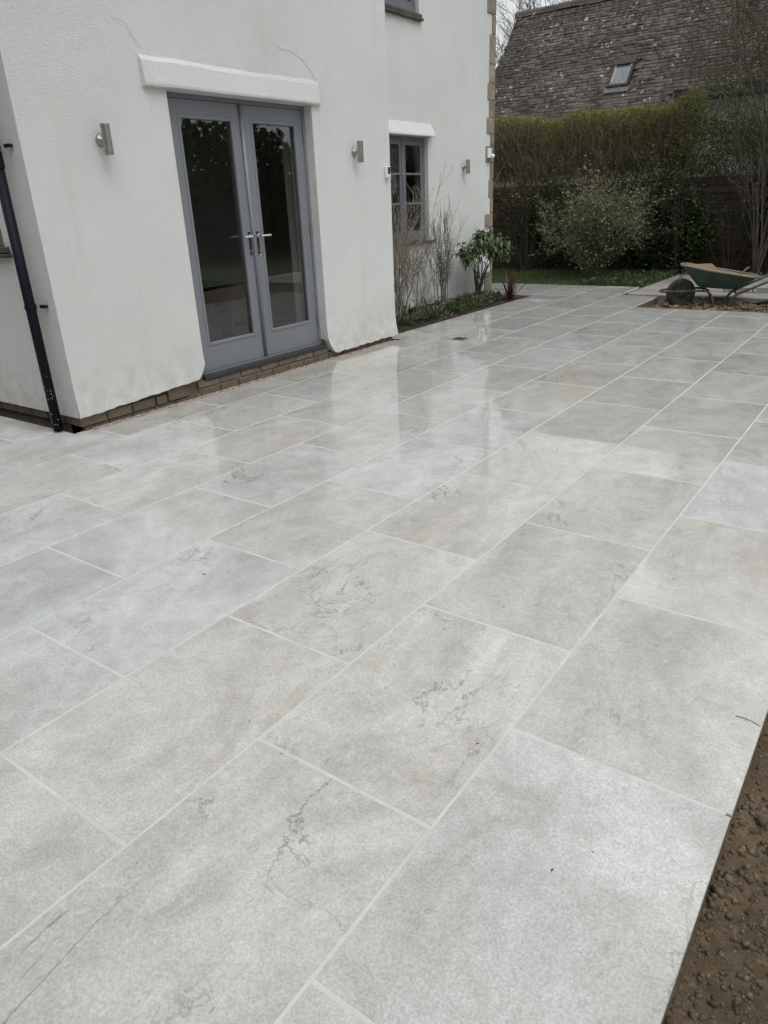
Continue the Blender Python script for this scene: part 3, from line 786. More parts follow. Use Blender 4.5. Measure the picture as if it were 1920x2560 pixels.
# plinth: mortar backing and bricks
MB().box(-4.24, -4.078, 1.70, 2.862, -.1, .33).box(-4.24, -4.078, 4.476, 5.655, -.1, .33).box(-4.24, -4.11, 2.862, 4.476, -.1, .118).box(-9.0, -4.08, 1.70, 1.85, -.1, .12).build('plinth_backing', SLABEDGE, H)
MB().box(-4.12, -4.066, 2.80, 4.50, -.03, .118).build('mortar', CONC, H)
bcache = {}
def brick(x0, x1, y0, y1, z0, z1):
    key = tuple(round(v, 2) for v in (x1-x0, y1-y0, z1-z0))
    if key not in bcache:
        a, b, c = [v/2 for v in key]; bcache[key] = MB().box(-a, a, -b, b, -c, c, .005).mesh('brick', BRICK)
    o = bpy.data.objects.new('brick', bcache[key]); link(o, H)
    o.location = Vector(((x0+x1)/2+rng.uniform(-.003,.003), (y0+y1)/2, (z0+z1)/2))-world_loc(H)
    o.rotation_euler = (R(rng.uniform(-1,1)), 0, R(rng.uniform(-1,1)))
y = 1.672
while y < 5.60:
    l = .215 if rng.random() < .75 else .105
    y1 = min(y+l, 5.64)
    if y1 < 2.80: brick(-4.16, -4.052, y, y1, .030, .095+ (.06 if y > 2.4 else .0))
    elif y > 4.50: brick(-4.16, -4.052, y, y1, -.005, .062)
    y = y1+.011
y = 1.70
while y < 2.8: brick(-4.16, -4.062, y, y+.20, -.03, .024); y += .211
for z0, z1, off in ((-.012, .058, 0), (.067, .116, .10)):
    y = 2.815-off*.3
    while y < 4.45:
        y1 = min(y+(.205 if off == 0 else .235), 4.49); brick(-4.15, -4.047-(.0 if off == 0 else .004), y, y1, z0, z1); y = y1+.012
x = -4.06
while x > -5.6: brick(x-.215, x, 1.682, 1.79, .028, .094); x -= .226
MB().box(-4.16, -4.043, 2.868, 3.195, .119, .152, .002).build('sill', SLATE, H); MB().box(-4.16, -4.043, 3.199, 4.468, .119, .152, .002).build('sill', SLATE, H)
# ---- doors
XF = -4.120
fr = MB()
fr.box(XF-.07, XF, 2.866, 2.917, .153, 2.267).box(XF-.07, XF, 4.443, 4.4735, .153, 2.267).box(XF-.07, XF, 2.917, 4.443, 2.236, 2.267).box(XF-.07, XF+.01, 2.917, 4.443, .153, .172)
fr.build('door_frame', PAINT, H)
def leaf(ya, yb, gy0, gy1, side, label):
    X = XF-.006; gz0, gz1 = .392, 2.115; t = .05
    z0, z1 = .176, 2.232
    d = MB()
    d.box(X-t, X, ya, gy0, z0, z1).box(X-t, X, gy1, yb, z0, z1).box(X-t, X, gy0, gy1, z0, gz0).box(X-t, X, gy0, gy1, gz1, z1)
    D = d.build('door', PAINT, H); D['label'] = label
    b = MB(); w = .014
    for (a, c, e, f_) in ((gy0-w, gy0+w, gz0-w, gz1+w), (gy1-w, gy1+w, gz0-w, gz1+w), (gy0+w, gy1-w, gz0-w, gz0+w), (gy0+w, gy1-w, gz1-w, gz1+w)):
        b.box(X-.02, X+.006, a, c, e, f_, .004)
    b.build('glazing_bead', PAINT, D)
    MB().box(X-.028, X-.024, gy0, gy1, gz0, gz1).build('pane', GLASS, D)
    hy = (yb-.045) if side < 0 else (ya+.048)
    h = MB(); h.box(X, X+.007, hy-.0125, hy+.0125, 1.06, 1.265, .006)
    h.lathe((X+.006, hy, 1.222), (1,0,0), [(0,.0125),(.012,.0125),(.014,.009),(.05,.009)], 12)
    h.tube([(X+.048, hy, 1.222), (X+.055, hy+side*.012, 1.222), (X+.055, hy+side*.115, 1.222)], .0088, 10)
    h.lathe((X+.007, hy, 1.10), (1,0,0), [(0,.008),(.004,.008)], 12)
    h.build('handle', CHROME, D, smooth=False)
    return D
leaf(2.921, 3.678, 3.022, 3.572, -1, 'left grey door leaf with lever pointing left'); D2 = leaf(3.684, 4.439, 3.796, 4.338, 1, 'right grey door leaf with lever pointing right')
MB().tube([(XF+.002, 3.676, .178), (XF+.002, 3.676, 2.232)], .017, 14).build('astragal', PAINT, D2, smooth=True)
for zc in (2.055, 1.245, .42):
    MB().tube([(XF+.006, 4.4405, zc-.05), (XF+.006, 4.4405, zc+.05)], .007, 8).build('hinge', STEEL, D2)

# ---- windows of the far wing
def window_x(X, y0, y1, z0, z1, rows_, mull, mat=PAINTD):
    f_ = MB(); w = .045
    f_.box(X-.06, X, y0, y0+w, z0, z1).box(X-.06, X, y1-w, y1, z0, z1).box(X-.06, X, y0+w, y1-w, z1-w, z1).box(X-.06, X, y0+w, y1-w, z0, z0+w+.03)
    f_.box(X-.058, X+.002, mull-.022, mull+.022, z0+w+.03, z1-w)
    F = f_.build('window', mat, H)
    for a, b in ((y0+w, mull-.022), (mull+.022, y1-w)):
        s = MB(); q = .048; zl, zh = z0+w+.032, z1-w-.002; xa, xb = X-.05, X-.008
        s.box(xa, xb, a+.002, a+q, zl, zh).box(xa, xb, b-q, b-.002, zl, zh).box(xa, xb, a+q, b-q, zh-q, zh).box(xa, xb, a+q, b-q, zl, zl+q)
        s.build('casement', mat, F)
        edges = [zl+q]+[e_ for e_ in rows_]+[zh-q]
        for e_ in rows_: MB().box(X-.045, X-.006, a+q, b-q, e_-.012, e_+.012).build('glazing_bar', mat, F)
        for k in range(len(edges)-1):
            MB().box(X-.032, X-.028, a+q, b-q, edges[k]+(.012 if k else 0), edges[k+1]-(.012 if k < len(edges)-2 else 0)).build('pane', GLASS, F)
    return F
F1 = window_x(WX-.055, LWN[0]+.003, LWN[1]-.003, LWN[2]+.03, LWN[3]-.003, [1.78, 1.415], 7.575)
MB().box(WX-.055+.001, WX-.045, 7.569, 7.581, 1.775, 1.79, .002).build('catch', WHITEP, F1)
MB().box(WX-.15, WX+.045, 6.98, 8.215, LWN[2]-.012, LWN[2]+.022, .005).build('sill', SILLW, H)
window_x(WX-.05, UWN[0]+.003, UWN[1]-.003, UWN[2]+.03, UWN[3]-.003, [], 7.40)
us = MB(); us.box(WX-.15, WX+.05, 6.82, 7.985, UWN[2]-.045, UWN[2]-.012, .006).box(WX-.15, WX+.038, 6.84, 7.965, UWN[2]-.010, UWN[2]+.028, .006)
us.build('sill', SILLW, H)
# side window at the picture's left edge (in the wall facing the camera's side)
fs = MB(); y = SY+.05; x0, x1, z0, z1 = SW
fs.box(x0+.003, x0+.06, y, y+.06, z0+.03, z1-.003).box(x1-.06, x1-.003, y, y+.06, z0+.03, z1-.003).box(x0+.06, x1-.06, y, y+.06, z1-.06, z1-.003).box(x0+.06, x1-.06, y, y+.06, z0+.03, z0+.11)
FS = fs.build('window', PAINTD, H)
MB().box(x0+.06, x1-.06, y+.03, y+.034, z0+.11, z1-.06).build('pane', GLASS, FS)
MB().box(x0-.05, x1+.075, SY-.045, SY+.11, z0-.045, z0-.020, .006).box(x0-.04, x1+.06, SY-.03, SY+.11, z0-.016, z0+.026, .005).build('sill', SILLW, H)
# ---- quoins
QS = [(9.745,3.87,4.20),(9.895,3.625,3.865),(9.835,3.255,3.62),(9.83,3.01,3.25),(9.79,2.786,3.005),(9.845,2.56,2.781),(9.775,2.34,2.555),(9.894,2.175,2.335),
      (9.755,1.943,2.17),(9.898,1.71,1.938),(9.86,1.45,1.705),(9.92,1.213,1.445),(9.752,1.02,1.208),(9.92,.70,1.015),(9.80,.56,.695),(9.955,.335,.555),(9.765,-.08,.33)]
for (ya, za, zc) in QS:
    o = MB().box(-.15, .016, ya-WE, .018, 0, zc-za-.004, .006).mesh('quoin', QUOIN)
    q = bpy.data.objects.new('quoin', o); link(q, H); q.location = Vector((WX+rng.uniform(-.004,.004), WE, za))-world_loc(H)
    q.rotation_euler = (0, 0, R(rng.uniform(-.6,.6)))

# ================================================================== THINGS ON THE HOUSE
def wall_light(X, y, z, label):
    t = empty('wall_light', (X, y, z), label, 'wall light', 'steel up and down wall lights')
    m = MB(); m.lathe((X, y, z), (1,0,0), [(0,.036),(.010,.036),(.018,.032),(.026,.024),(.030,.010),(.046,.010)], 20); m.build('mount', STEEL, t, True)
    cx = X+.078
    b = MB(); prof = [(-.074,.0305),(.074,.0305)]
    b.lathe((cx, y, z), (0,0,1), prof, 18); b.build('body', STEEL, t, False)
    for s in (-1, 1):
        c = MB(); c.lathe((cx, y, z), (0,0,s), [(.0755,.0295),(.077,.0312),(.092,.0312),(.094,.0295),(.094,.026),(.090,.026)], 26)
        k = c.build('end_cap', STEEL, t, False)
        MB().lathe((cx, y, z), (0,0,s), [(.086,.0255),(.0905,.0255)], 18).build('lens', LENS, k)
    return t
wall_light(FX, 2.235, 1.915, 'brushed steel wall light on the white wall left of the double doors')
wall_light(FX, 5.065, 1.905, 'brushed steel wall light between the double doors and the small white doorbell')
wall_light(WX, 9.07, 1.872, 'brushed steel wall light on the far wing beside the corner stones')
db = empty('doorbell_camera', (FX, 5.595, 1.73), 'small white doorbell box with black face at the wall corner', 'doorbell')
MB().box(FX, FX+.038, 5.563, 5.630, 1.676, 1.785, .006).build('body', WHITEP, db)
MB().box(FX+.036, FX+.040, 5.574, 5.620, 1.712, 1.778, .001).build('face', BLACKP, db)
MB().box(FX+.036, FX+.0395, 5.586, 5.608, 1.688, 1.694).build('button', LENS, db)
se = empty('security_sensor', (WX+.016, 9.81, 2.06), 'white sensor box with round head on the corner stones of the wing', 'sensor')
MB().box(WX+.017, WX+.05, 9.765, 9.865, 2.00, 2.135, .008).build('body', WHITEP, se)
MB().lathe((WX+.05, 9.835, 2.035), (1,.25,-.2), [(0,.022),(.03,.026),(.05,.022),(.062,.010)], 16).build('head', WHITEP, se, True)
# downpipe
dp = empty('downpipe', (-4.207, 1.578, 0), 'black round downpipe standing against the white side wall', 'downpipe')
px, py, pr = -4.207, 1.575, .034
MB().tube([(px,py,.012), (px,py,1.74)], pr, 24).build('pipe', PIPE, dp, True)
MB().tube([(px,py,1.74), (px,py,1.742), (px,py,1.755), (px,py,1.83), (px,py,1.842), (px,py,1.843)], [.034,.039,.041,.041,.039,.035], 24).build('socket', PIPE, dp, True)
MB().tube([(px,py,1.843), (px,py,5.25)], pr, 24).build('pipe', PIPE, dp, True)
for z in (.885, 1.872):
    b = MB(); b.lathe((px,py,z-.012), (0,0,1), [(0,.036),(0,.0385),(.024,.0385),(.024,.036)], 24)
    b.box(px-.085, px-.03, SY-.030, SY-.018, z-.011, z+.011).box(px+.03, px+.088, SY-.030, SY-.018, z-.011, z+.011).box(px+.062, px+.085, SY-.018, SY+.004, z-.009, z+.009).box(px-.083, px-.06, SY-.018, SY+.004, z-.009, z+.009)
    b.lathe((px+.074, SY-.030, z), (0,-1,0), [(0,.006),(.004,.005)], 8)
    b.build('bracket', PIPE, dp)
sp = MB()
for k in range(34):
    th = R(rng.uniform(-150, 20)); z = .05+rng.random()**1.6*.42; r_ = rng.uniform(.0014,.0034)
    sp.lathe((px+pr*math.cos(th)*.99, py+pr*math.sin(th)*.99, z), (math.cos(th), math.sin(th), 0), [(0,r_),(.0012,r_*.8)], 7)
sp.build('paint_specks', SPLASH, dp)
# floor drain
dr = empty('drain_cover', (-3.383, 6.003, 0), 'small dark square drain cover set in the paving near the flower bed', 'drain')
MB().box(-3.453, -3.313, 5.930, 6.077, -.01, .0026).build('frame', IRON, dr)
for k in range(7): MB().box(-3.445+k*.0185, -3.445+k*.0185+.010, 5.940, 6.067, .0026, .0050).build('bar', IRON, dr)

# ================================================================== NEIGHBOUR COTTAGE
CT = empty('cottage', (-6.5, 20.5, -.3), 'old cottage with mossy stone tiled roof and skylight behind the hedge', 'cottage')
PITCH = math.atan(1.2); cp, spn = math.cos(PITCH), math.sin(PITCH)
RY, RZ, EY = 22.5, 6.44, 18.9
def roof_pt(X, s, h=0.0):            # s: metres up the slope from the eave, h: above the deck
    return np.array([X, EY+s*cp-h*spn, RZ-(RY-EY)*1.2+s*spn+h*cp])
SL = (RY-EY)/cp
CX0, CX1, CUT, CS = -10.9, -.5, -5.32, 2.02    # verges; right of CUT the roof stops at slope CS above a wall
dk = MB()
a, b, c_, d = roof_pt(CX0, 0), roof_pt(CUT, 0), roof_pt(CUT, SL), roof_pt(CX0, SL); dk.quad(a, b, c_, d)
a, b, c2, d2 = roof_pt(CUT, CS), roof_pt(CX1, CS), roof_pt(CX1, SL), roof_pt(CUT, SL); dk.quad(a, b, c2, d2)
dk.quad((CX1, RY, RZ), (CX0, RY, RZ), (CX0, 26.1, 2.14), (CX1, 26.1, 2.14))
DK = dk.build('roof', SILLW, CT)
cw = MB(); cw.box(CX0+.12, CUT-.05, 19.15, 25.8, -.3, 2.2)
cw.tri((CX0+.12, 19.15, 2.2), (CX0+.12, 22.5, 6.3), (CX0+.12, 25.8, 2.2))
cw.box(CUT-.05, CX1, 20.42, 25.8, -.3, 3.72); cw.build('wall', PALEW, CT)
MB().box(CUT-.02, CX1, 20.12, 20.22, 3.44, 3.53).build('gutter', PIPE, CT)
# tiles
unit = np.array([[-.5,0,0],[.5,0,0],[.5,1,0],[-.5,1,0],[-.5,0,1],[.5,0,1],[.5,1,1],[-.5,1,1]], float)
unit[[0,4],0] += .03; unit[[1,5],0] -= .02
tf = [(0,3,2,1),(4,5,6,7),(0,1,5,4),(1,2,6,5),(2,3,7,6),(3,0,4,7)]
tiles = []
gauge = .108; nc = int(SL/gauge)
SKX0, SKX1, SKS0, SKS1 = -7.17, -6.60, 2.36, 3.22
for j in range(nc):
    s0 = j*gauge; X = CX0-.05+rng.random()*.15
    thick = .022 - .004*j/nc
    while X < CX1:
        w = rng.uniform(.15, .25); xc = X+w/2; X += w+.002
        sag = .035*(float(vnoise(np.array([xc*.55, j*.35, 2.]))) - .5)+.014*(float(vnoise(np.array([xc*2.2, j*.9, 7.])))-.5)+rng.gauss(0, .003)
        s = s0+sag
        if s+.2 > SL+.05: continue
        if xc > CUT-.1 and s < CS-.06: continue
        if xc > CUT+2.8: continue
        if SKX0-.04 < xc < SKX1+.04 and SKS0-.16 < s < SKS1-.02: continue
        tiles.append((xc, s, w, thick*rng.uniform(.85, 1.15), rng.gauss(0, .010), rng.gauss(0, .0035)))
# individual tiles: those that show largest above the hedge and left of the tree
def vis_size(t):
    p = roof_pt(t[0], t[1]); 
    ok = t[0] > -10.3 and t[0] < -5.6 and p[2] > 3.35 and p[2] < 6.1
    return (t[2]/np.linalg.norm(p-np.array(CAMP))) if ok else 0
order = sorted(range(len(tiles)), key=lambda i: -vis_size(tiles[i])); single = set(order[:295])
tm = bpy.data.meshes.new('roof_tile'); tm.from_pydata([tuple(v) for v in unit], [], tf); tm.materials.append(TILE)
vv, ff = [], []
wl_ = np.array(world_loc(DK))
for i, (xc, s, w, th, rz_, lift) in enumerate(tiles):
    p = roof_pt(xc, s, .034+lift)
    th0 = PITCH-.11
    if i in single:
        o = bpy.data.objects.new('roof_tile', tm); link(o, DK); o.location = p-wl_
        o.rotation_euler = Euler((th0, 0, 0)).to_matrix().to_euler() if abs(rz_) < 1e-9 else (Matrix.Rotation(th0, 3, 'X') @ Matrix.Rotation(rz_, 3, 'Z')).to_euler()
        o.scale = (w, .19, th)
    else:
        v = unit*np.array([w, .19, th]); c0, s0_ = math.cos(rz_), math.sin(rz_)
        v = np.stack([v[:,0]*c0-v[:,1]*s0_, v[:,0]*s0_+v[:,1]*c0, v[:,2]], 1)
        c1, s1 = math.cos(th0), math.sin(th0)
        v = np.stack([v[:,0], v[:,1]*c1-v[:,2]*s1, v[:,1]*s1+v[:,2]*c1], 1)+p
        ff += [tuple(k+len(vv)*8 for k in q) for q in tf]; vv.append(v)
o = np_mesh('roof_tiles', np.concatenate(vv), np.array(ff), TILE, DK, wl_); tag(o, kind='stuff')
X = CX0-.03
RT = MB().prism([(-.13,-.14),(-.10,-.02),(-.04,.03),(.04,.03),(.10,-.02),(.13,-.14)], 0, 0, .44).mesh('ridge_tile', TILE)
while X < CX1-.4:
    o = bpy.data.objects.new('ridge_tile', RT); link(o, DK); o.location = np.array([X, RY, RZ+.10+rng.gauss(0,.008)])-wl_; o.rotation_euler = (0, R(rng.gauss(0,.8)), R(rng.gauss(0,.8))); X += .45
# skylight
def onroof(mb, x0, x1, s0, s1, h0, h1):
    P = [roof_pt(x, s, h) for h in (h0, h1) for (x, s) in ((x0,s0),(x1,s0),(x1,s1),(x0,s1))]
    n_ = len(mb.v); mb.v += [tuple(p) for p in P]
    mb.f += [tuple(n_+i for i in q) for q in ((0,3,2,1),(4,5,6,7),(0,1,5,4),(1,2,6,5),(2,3,7,6),(3,0,4,7))]; return mb
sk = MB(); w = .075
onroof(sk, SKX0, SKX0+w, SKS0, SKS1, .02, .14); onroof(sk, SKX1-w, SKX1, SKS0, SKS1, .02, .14); onroof(sk, SKX0+w, SKX1-w, SKS0, SKS0+w, .02, .135); onroof(sk, SKX0-.01, SKX1+.01, SKS1-.17, SKS1+.02, .03, .155)
SK = sk.build('skylight', SKYFRAME, CT)
onroof(MB(), SKX0+w, SKX1-w, SKS0+w, SKS1-.16, .09, .10).build('pane', simple('skylight_pane', (.16, .18, .20), None, .03, spec=1.0), SK)
tr_ = MB(); q = .014
onroof(tr_, SKX0+w, SKX0+w+q, SKS0+w, SKS1-.17, .100, .138); onroof(tr_, SKX1-w-q, SKX1-w, SKS0+w, SKS1-.17, .100, .138); onroof(tr_, SKX0+w+q, SKX1-w-q, SKS0+w, SKS0+w+q, .100, .138)
tr_.build('trim', ALU, SK)
onroof(MB(), SKX0-.05, SKX1+.05, SKS0-.17, SKS0-.005, .085, .095).build('flashing', simple('lead', (.15, .155, .165), (.11, .115, .12), .5, 6), SK)
# pale gable far right behind the tree
fw = empty('neighbour_house', (.6, 21, -.3), 'pale rendered gable wall half hidden behind the tree at far right', 'house')
MB().box(-1.5, 3.2, 17.6, 17.9, -.3, 4.3).build('wall', FARW, fw)
MB().prism([(-1.8, 4.28), (3.5, 4.28), (.85, 6.4)], 1, 17.35, 22).build('roof', SLATE, fw)

# ================================================================== FENCE
FN = empty('fence', (-4, 14.32, -.05), 'dark brown horizontal board garden fence behind the shrubs', 'fence')
fl = world_loc(FN)
bmsh = {}
BW = 1.78
X = -13.2; k = 0
pm = MB().box(-.045, .045, -.045, .045, 0, 1.72, .006).mesh('post', WOOD)
while X < 1.6:
    o = bpy.data.objects.new('post', pm); link(o, FN); o.location = Vector((X-.045-.002, 14.30, -.05))-fl
    if X < 0:
        zt = 1.50 if X < -5.5 else 1.60
        z = -.03
        while z < zt:
            if 'b' not in bmsh: bmsh['b'] = MB().prism([(-.004,0),(-.026,.004),(-.012,.150),(.0,.152)], 0, -BW/2, BW/2).mesh('board', WOOD)
            o = bpy.data.objects.new('board', bmsh['b']); link(o, FN)
            o.location = Vector((X+BW/2+.01, 14.315, z))-fl; o.rotation_euler = (R(rng.uniform(-1,1)), R(rng.gauss(0,.25)), 0); z += .126
    X += BW+.095

# ================================================================== HEDGE BEHIND THE FENCE
HG = empty('hedge', (-6.8, 15.7, -.3), 'tall trimmed hedge with green top and bare brown stems behind the fence', 'hedge')
hx0, hx1, hy0, hy1 = -10.5, -3.5, 15.15, 16.25
def htop(x): return 3.02+.08*np.sin(x*1.1)+.34*(vnoise(np.stack([x*1.7, x*0, x*0], -1))-.5)
stems = []
for k in range(95):
    x = rng.uniform(hx0, hx1); y = rng.uniform(hy0+.2, hy1-.2)
    grow((x, y, -.3), (rng.gauss(0,.12), rng.gauss(0,.1), 1), rng.uniform(2.3, 2.9), rng.uniform(.012,.026), 2, stems, rng, .55, 4, .25, .25, .35, 7, .42)
tubes(stems, 4, .003).build('stems', HTWIG, HG)
n = 17000
x = hx0+nr.random(n)*(hx1-hx0); y = hy0+nr.random(n)*(hy1-hy0); z = 1.75+(htop(x)-1.75)*nr.random(n)**.8
d = np.stack([nr.normal(size=n)*.35, nr.normal(size=n)*.35, np.full(n, 1.0)], 1); d /= np.linalg.norm(d, axis=1, keepdims=True); L = .12+.26*nr.random((n,1))
a = np.stack([x,y,z], 1); b = a+d*L; b[:,2] = np.minimum(b[:,2], htop(x)+.05+.09*nr.random(n))
s = np.cross(d, nr.normal(size=(n,3))); s /= np.linalg.norm(s, axis=1, keepdims=True); s2 = np.cross(d, s); r_ = .0055
v = np.stack([a+s*r_, a-s*r_*.5+s2*r_, a-s*r_*.5-s2*r_, b], 1).reshape(-1,3)
f = (np.array([[0,1,3],[1,2,3],[2,0,3]])[None]+4*np.arange(n)[:,None,None]).reshape(-1,3)
tag(np_mesh('twigs', v, f, HTWIG, HG, world_loc(HG)), kind='stuff')
n = 34000; x = hx0+nr.random(n)*(hx1-hx0); y = hy0+nr.random(n)*(hy1-hy0); t = nr.random(n)**.38; z = 2.2+(htop(x)+.06-2.25)*t
v, f = leaf_quads(np.stack([x,y,z],1), .042, .022, .8); tag(np_mesh('leaves', v, f, L_HEDGE, HG, world_loc(HG)), kind='stuff')
n = 26000; x = hx0+nr.random(n)*(hx1-hx0); y = hy0+nr.random(n)*(hy1-hy0); z = 1.75+(2.85-1.75)*nr.random(n)
v, f = leaf_quads(np.stack([x,y,z],1), .034, .018, .8); tag(np_mesh('buds', v, f, L_HEDB, HG, world_loc(HG)), kind='stuff')

# ================================================================== SHRUBS AND TREES AT THE BACK
def shrub(name, base, label, cat, nst, height, spread, depth, leafmat, nleaf, ls, twig=BARK, r0=.012, nch=4, lrmax=.006, up=.15, curl=.25, shrink=.5, group=None, sp=.6, seg=6, drop=0.0):
    t = empty(name, base, label, cat, group); br = []
    for k in range(nst):
        a = rng.random()*6.283; q = rng.random()**.6*spread
        grow((base[0]+math.cos(a)*q*.12, base[1]+math.sin(a)*q*.12, base[2]-.02), (math.cos(a)*q, math.sin(a)*q, 1), height*rng.uniform(.65,1.0), r0*rng.uniform(.6,1.1), depth, br, rng, sp, nch, curl, up, .3, seg, shrink)
    tubes(br).build('stems', twig, t)
    if nleaf:
        p = along(br, nleaf, lrmax); p = p+nr.normal(size=p.shape)*.012
        v, f = leaf_quads(p, ls, ls*.5, .3, drop); tag(np_mesh('leaves', v, f, leafmat, t, world_loc(t)), kind='stuff')
    return t
shrub('budding_shrub', (-4.40, 12.75, -.04), 'rounded yellow green budding shrub on the lawn behind the patio', 'shrub', 36, 1.22, .78, 3, L_BUSH, 6000, .050, BARK, .008, 5, .007, .10, .30, .52)
n = 1200; q = nr.normal(size=(n,3)); q /= np.linalg.norm(q, axis=1, keepdims=True); q = np.array([-4.40, 12.75, .80])+q*np.array([.62, .60, .74])*(.75+.3*nr.random((n,1)))*(.85+.35*fbm(q*2.2, 3)[:,None])
q = q[q[:,2] > .12]
BS = [o for o in bpy.data.objects if o.name == 'budding_shrub'][0]
v, f = leaf_quads(q, .05, .028, .3); tag(np_mesh('leaves', v, f, L_BUSH, BS, world_loc(BS)), kind='stuff')
# dark evergreen mass on the fence: leaves over real stems
def evergreen(name, base, label, ctr, rad, nleaf, mat, ls, nst=8):
    t = empty(name, base, label, 'shrub'); br = []
    for k in range(nst):
        grow((base[0]+rng.uniform(-.5,.5)*rad[0], base[1]+rng.uniform(-.4,.4)*rad[1], base[2]), (rng.gauss(0,.25), rng.gauss(0,.15), 1), (ctr[2]+rad[2])*.8, .022, 3, br, rng, .7, 4, .3, .15, .3, 6, .5)
    tubes(br).build('stems', BARKD, t)
    # clumped leaf cloud with an uneven surface
    nc_ = 85; cc = nr.normal(size=(nc_,3)); cc /= np.linalg.norm(cc, axis=1, keepdims=True); cc *= nr.random((nc_,1))**.4
    cc = np.array(ctr)+cc*np.array(rad); k = nr.integers(nc_, size=nleaf)
    p = cc[k]+nr.normal(size=(nleaf,3))*np.array([.13,.10,.13])
    p = p[p[:,2] > base[2]+.05]
    v, f = leaf_quads(p, ls, ls*.6, .1); tag(np_mesh('leaves', v, f, mat, t, world_loc(t)), kind='stuff')
    return t
evergreen('ivy', (-3.5, 13.9, -.05), 'dense dark green ivy mass climbing the fence behind the shrub', (-3.55, 13.95, .80), (.85, .30, .98), 15000, L_IVY, .06)
evergreen('ivy', (-5.6, 14.15, -.05), 'dark ivy spread over the fence left of the budding shrub', (-5.7, 14.12, .9), (1.0, .16, .75), 7000, L_IVY, .055)
evergreen('holly', (-2.9, 15.2, -.3), 'dark evergreen crown above the fence left of the bare tree', (-3.1, 15.3, 2.1), (1.3, .4, .75), 11000, L_TREE, .05)
evergreen('laurel', (-1.45, 14.0, -.05), 'very dark evergreen shrub at the right edge behind the concrete base', (-1.35, 14.25, 1.45), (.62, .4, 1.25), 7500, L_DARK, .07)
evergreen('yew', (-.2, 15.4, -.3), 'tall black green conifer beyond the fence at far right', (-.6, 15.6, 2.2), (1.1, .5, 1.6), 7000, L_DARK, .06)
shrub('bare_shrub', (-6.25, 13.75, -.05), 'leafless dark shrub against the fence beside the house corner', 'shrub', 13, 1.75, .5, 3, L_HEDB, 900, .035, BARKD, .020, 4, .006, .2, .3, .5)
shrub('bare_shrub', (-7.3, 13.6, -.05), 'leafless dark shrub half hidden behind the corner stones', 'shrub', 10, 1.9, .5, 3, L_HEDB, 500, .035, BARKD, .022, 4, .006, .2, .3, .5)
shrub('ivy_stem_shrub', (-5.4, 14.0, -.05), 'thin dark climbing shrub on the fence left of the budding shrub', 'shrub', 12, 1.6, .7, 3, L_IVY, 4500, .05, BARKD, .012, 4, .008, .15, .3, .5)
shrub('bare_climber', (-2.25, 13.9, -.05), 'bare climbing stems crossing the brown fence panel', 'shrub', 9, 1.7, .6, 3, L_IVY, 700, .035, BARKD, .016, 3, .006, .2, .35, .5)
shrub('stem_thicket', (-1.75, 13.75, -.05), 'thicket of upright bare stems at the right edge by the fence', 'shrub', 12, 2.2, .28, 2, L_HEDB, 150, .035, BARK, .020, 3, .006, .25, .2, .45)
# young tree with fresh leaves, right
def tree(name, base, label, stems, depth, leafmat, nleaf, ls, bark, nch=5, spread=.75, shrink=.55, lr=.006, curl=.3, up=.12, rmin=.0022, group=None, xmin=None):
    t = empty(name, base, label, 'tree', group); br = []
    for (d, L, r0) in stems: grow(base, d, L, r0, depth, br, rng, spread, nch, curl, up, .35, 8, shrink)
    if xmin is not None: br = [q for q in br if min(p.x for p in q[0]) > xmin]
    tubes(br, 5, rmin).build('trunk', bark, t)
    if nleaf:
        p = along(br, nleaf, lr); p = p+nr.normal(size=p.shape)*.03
        v, f = leaf_quads(p, ls, ls*.55, .2); tag(np_mesh('crown', v, f, leafmat, t, world_loc(t)), kind='stuff')
    return t
tree('young_tree', (-1.75, 14.7, -.1), 'airy spring tree with tiny olive leaves in front of the cottage roof', [((-.22,.05,1), 4.3, .040), ((.10,.1,1), 4.6, .038), ((-.55,.0,1), 3.6, .030), ((-.8,-.1,1), 3.2, .024), ((-.32,.25,1), 4.4, .034)], 4, L_TREE, 7000, .046, BARK, 5, .85, .56, xmin=-3.85, rmin=.0035)
tree('leafy_tree', (.6, 16.2, -.3), 'leafy tree beyond the fence at the far right edge', [((-.15,0,1), 5.2, .08), ((-.45,.1,1), 4.6, .06), ((.3,0,1), 4.5, .06)], 4, L_TREE, 7000, .045, BARK, 5, .75, .55)
for k, (x, y, h, lab) in enumerate(((-14.0, 27.5, 8.2, 'bare tree behind the left end of the cottage roof'), (-11.6, 28.5, 8.6, 'bare twiggy tree against the sky above the cottage ridge'), (-17.0, 26.0, 7.6, 'bare tree beyond the cottage gable beside the house corner'), (-9.0, 30.0, 7.4, 'bare tree top just showing over the cottage ridge'), (-19.5, 31.0, 9.0, 'tall bare tree far behind the house corner'), (-13.0, 24.6, 5.6, 'small bare tree close to the cottage gable'))):
    tree('bare_tree', (x, y, -.3), lab, [((.05,0,1), h*.75, .10), ((-.25,.1,1), h*.7, .07), ((.3,-.1,1), h*.68, .07), ((0,.3,1), h*.6, .06)], 4, L_TREE, 1500, .06, BARK, 5, .62, .5, .008, .2, .2, .006, 'bare trees behind the cottage')

